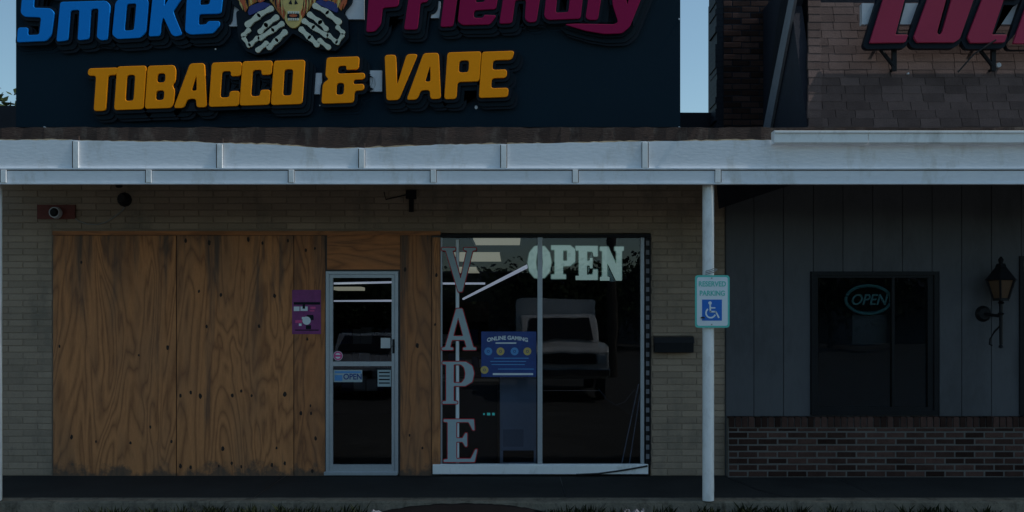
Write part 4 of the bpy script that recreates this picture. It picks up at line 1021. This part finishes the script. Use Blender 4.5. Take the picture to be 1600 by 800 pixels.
# crack in the walk (sealed joint lines)
m = MB()
pts = [(1140, 748), (1165, 757), (1185, 766), (1215, 773), (1250, 781)]
for (a, b), (c, d_) in zip(pts, pts[1:]):
    def gp(px, py): d0 = F * CH / (py - HZ); return Vector(((px - 800) / F * d0, d0 - CD, .0015))
    A, B = gp(a, b), gp(c, d_); n_ = (B - A).normalized(); q = Vector((-n_.y, n_.x, 0)) * .008
    if B.y < YK + .17: B.y = YK + .17
    m.add([A - q, B - q, B + q, A + q], [(0, 1, 2, 3)])
for px in (-40, 420, 880, 1340): X = W(px, 0, -.7)[0]; m.add([(X - .004, YK + .165, .0012), (X + .004, YK + .165, .0012), (X + .004, -.03, .0012), (X - .004, -.03, .0012)], [(0, 1, 2, 3)])
tag(m.build('sidewalk_cracks', 'black'), kind='structure')

# ------------------------------------------------------------------ trees, pole and truck (behind the camera, seen in the glass)
def tree(x, y, h_, r, nl, lab, z0=-.13, ls=.16):
    t = thing('broadleaf_tree', lab, 'tree', (x, y, z0), 'trees around the lot')
    tr = MB(); tr.tube([(x, y, z0), (x + .1, y, z0 + h_ * .25), (x - .1, y + .1, z0 + h_ * .5), (x, y, z0 + h_ * .8)], h_ * .032, 9, 0, h_ * .008)
    cl = []
    for i in range(9):
        a = random.random() * 6.28; z = z0 + h_ * random.uniform(.3, .7); rr = r * random.uniform(.45, .95)
        e = (x + rr * math.cos(a), y + rr * math.sin(a), z + h_ * random.uniform(.05, .3)); cl.append(e)
        tr.tube([(x, y, z), ((x + e[0]) / 2, (y + e[1]) / 2, (z + e[2]) / 2 + .1), e], h_ * .012, 6, 0, h_ * .003)
    for i in range(6): cl.append((x + random.gauss(0, r * .4), y + random.gauss(0, r * .4), z0 + h_ * random.uniform(.55, .95)))
    tr.build('trunk', 'bark', t, smooth=True)
    lf = MB()
    for _ in range(nl):
        c = random.choice(cl); s_ = r * .33
        p = Vector((c[0] + random.gauss(0, s_), c[1] + random.gauss(0, s_), c[2] + random.gauss(0, s_ * .7)))
        u = Vector((random.uniform(-1, 1), random.uniform(-1, 1), random.uniform(-1, 1))).normalized() * ls * random.uniform(.5, 1.2); v = u.cross(Vector((random.uniform(-1, 1), random.uniform(-1, 1), 1))).normalized() * ls * .5
        lf.add([p - u, p + v, p + u, p - v], [(0, 1, 2, 3)])
    lf.build('crown', 'leaf', t)
tree(-21.9, 30, 11.0, 3.5, 3000, 'tree top just showing over the dark parapet at the left edge', ls=.22)
for (x, y, h_) in ((-15, -46, 4.6), (-10, -50, 4.2), (-5, -47, 3.9), (0, -48, 4.1), (5, -46, 4.4), (9.5, -49, 4.8), (14, -47, 5.2), (19, -46, 5.8)):
    tree(x, y, h_, h_ * .75, 2600, 'broadleaf tree across the lot mirrored faintly in the shop glass', ls=.26)
pl = thing('utility_pole', 'dark utility pole across the lot mirrored in the right window pane', 'utility pole', (3.1, -19, -.13))
m = MB(); m.tube([(3.1, -19, -.13), (3.1, -19, 9)], .17, 10, 0, .12); m.build('pole', 'bark', pl); m = MB(); m.box(2, 4.2, -19.06, -18.94, 8.2, 8.35); m.build('crossarm', 'bark', pl)

tk = thing('pickup_truck', 'white pickup with a boxy camper cap, mirrored in the shop window', 'truck', (1.15, -13, -.13))
tx0, tx1, tyf = .12, 2.12, -10.5
m = MB()
body = [(tyf, .35), (tyf, .95), (tyf - .12, 1.05), (tyf - 1.25, 1.13), (tyf - 5.2, 1.13), (tyf - 5.2, .35)]
m.prism(body, 'x', tx0, tx1); tb = m.build('body', 'truck', tk, bev=.04)
m = MB(); m.prism([(tyf - 1.2, 1.13), (tyf - 1.85, 1.72), (tyf - 2.1, 1.78), (tyf - 3.2, 1.78), (tyf - 3.3, 1.13)], 'x', tx0 + .1, tx1 - .1); m.build('cab', 'truck', tk, bev=.04)
m = MB(); A = [(tx0 + .22, tyf - 1.23, 1.18), (tx1 - .22, tyf - 1.23, 1.18), (tx1 - .3, tyf - 1.78, 1.68), (tx0 + .3, tyf - 1.78, 1.68)]
m.add([(a, b + .02, c + .015) for a, b, c in A], [(0, 1, 2, 3)]); m.build('windshield', 'black', tk)
m = MB(); m.prism(rnd([(tx0 - .02, 1.14), (tx1 + .02, 1.14), (tx1 + .02, 2.2), (tx0 - .02, 2.2)], .12), 'y', tyf - 5.2, tyf - 3.35); m.build('camper_cap', 'greyw', tk)
m = MB(); m.box(tx0 + .3, tx1 - .3, tyf, tyf + .03, .68, .9); m.build('grille', 'black', tk)
for zz in (.73, .79, .85): m = MB(); m.box(tx0 + .32, tx1 - .32, tyf + .03, tyf + .045, zz - .012, zz + .012); m.build('grille_bar', 'chrome', tk)
for a, b in ((tx0 + .06, tx0 + .27), (tx1 - .27, tx1 - .06)): m = MB(); m.box(a, b, tyf, tyf + .035, .7, .88); m.build('headlight', 'signw', tk)
m = MB(); m.box(tx0 - .02, tx1 + .02, tyf - .05, tyf + .1, .42, .58); m.build('bumper', 'chrome', tk, bev=.02)
for yy in (tyf - .95, tyf - 4.2):
    for xx in (tx0 + .02, tx1 - .24):
        m = MB(); m.tube([(xx, yy, .25), (xx + .22, yy, .25)], .38, 24); wv = m.build('wheel', 'tyre', tk); 
        m = MB(); m.tube([(xx - .01, yy, .25), (xx + .23, yy, .25)], .2, 18); m.build('rim', 'chrome', wv)

cr = thing('parked_car', 'silver sedan mirrored faintly in the shop door glass', 'car', (-3.5, -12.6, -.13))
qx0, qx1, qy = -4.35, -2.6, -10.9
m = MB(); m.prism(rnd([(qy, .1), (qy + .02, .55), (qy - .15, .68), (qy - 1.2, .86), (qy - 3.6, .9), (qy - 4.4, .85), (qy - 4.45, .1)], .12), 'x', qx0, qx1); m.build('body', 'silver', cr, bev=.05)
m = MB(); m.prism(rnd([(qy - 1.1, .84), (qy - 1.85, 1.3), (qy - 2.9, 1.32), (qy - 3.7, .88)], .1), 'x', qx0 + .16, qx1 - .16); m.build('cabin', 'silver', cr, bev=.05)
m = MB(); m.add([(qx0 + .25, qy - 1.12, .90), (qx1 - .25, qy - 1.12, .90), (qx1 - .32, qy - 1.74, 1.26), (qx0 + .32, qy - 1.74, 1.26)], [(0, 1, 2, 3)]); m.build('windshield', 'black', cr)
m = MB(); m.box(qx0 + .5, qx1 - .5, qy + .01, qy + .04, .35, .52); m.build('grille', 'black', cr)
for a in (qx0 + .08, qx1 - .40): m = MB(); m.box(a, a + .32, qy - .02, qy + .035, .46, .58); m.build('headlight', 'signw', cr)
for yy in (qy - .8, qy - 3.5):
    for xx in (qx0 + .01, qx1 - .21):
        m = MB(); m.tube([(xx, yy, .19), (xx + .2, yy, .19)], .32, 22); wv = m.build('wheel', 'tyre', cr)
        m = MB(); m.tube([(xx - .01, yy, .19), (xx + .21, yy, .19)], .2, 16); m.build('rim', 'chrome', wv)

# low dark warehouse across the lot, mirrored in the windows
wh = thing('warehouse', 'long low dark warehouse across the lot, mirrored in the glass', 'building', (-4, -60, -.13))
m = MB(); m.box(-34, 58, -72, -60, -.13, 4.2); m.build('wall', 'counter', wh)
m = MB(); m.prism([(-59.4, 4.15), (-59.4, 4.35), (-66, 5.6), (-72.6, 4.35), (-72.6, 4.15)], 'x', -34.5, 58.5); m.build('roof', 'cheek', wh)
for x in (-27, -19, -10, -1, 8, 15, 24, 33, 42):
    m = MB(); m.box(x, x + 3.2, -59.99, -59.93, -.13, 3.0); m.build('roller_door', 'trim', wh)
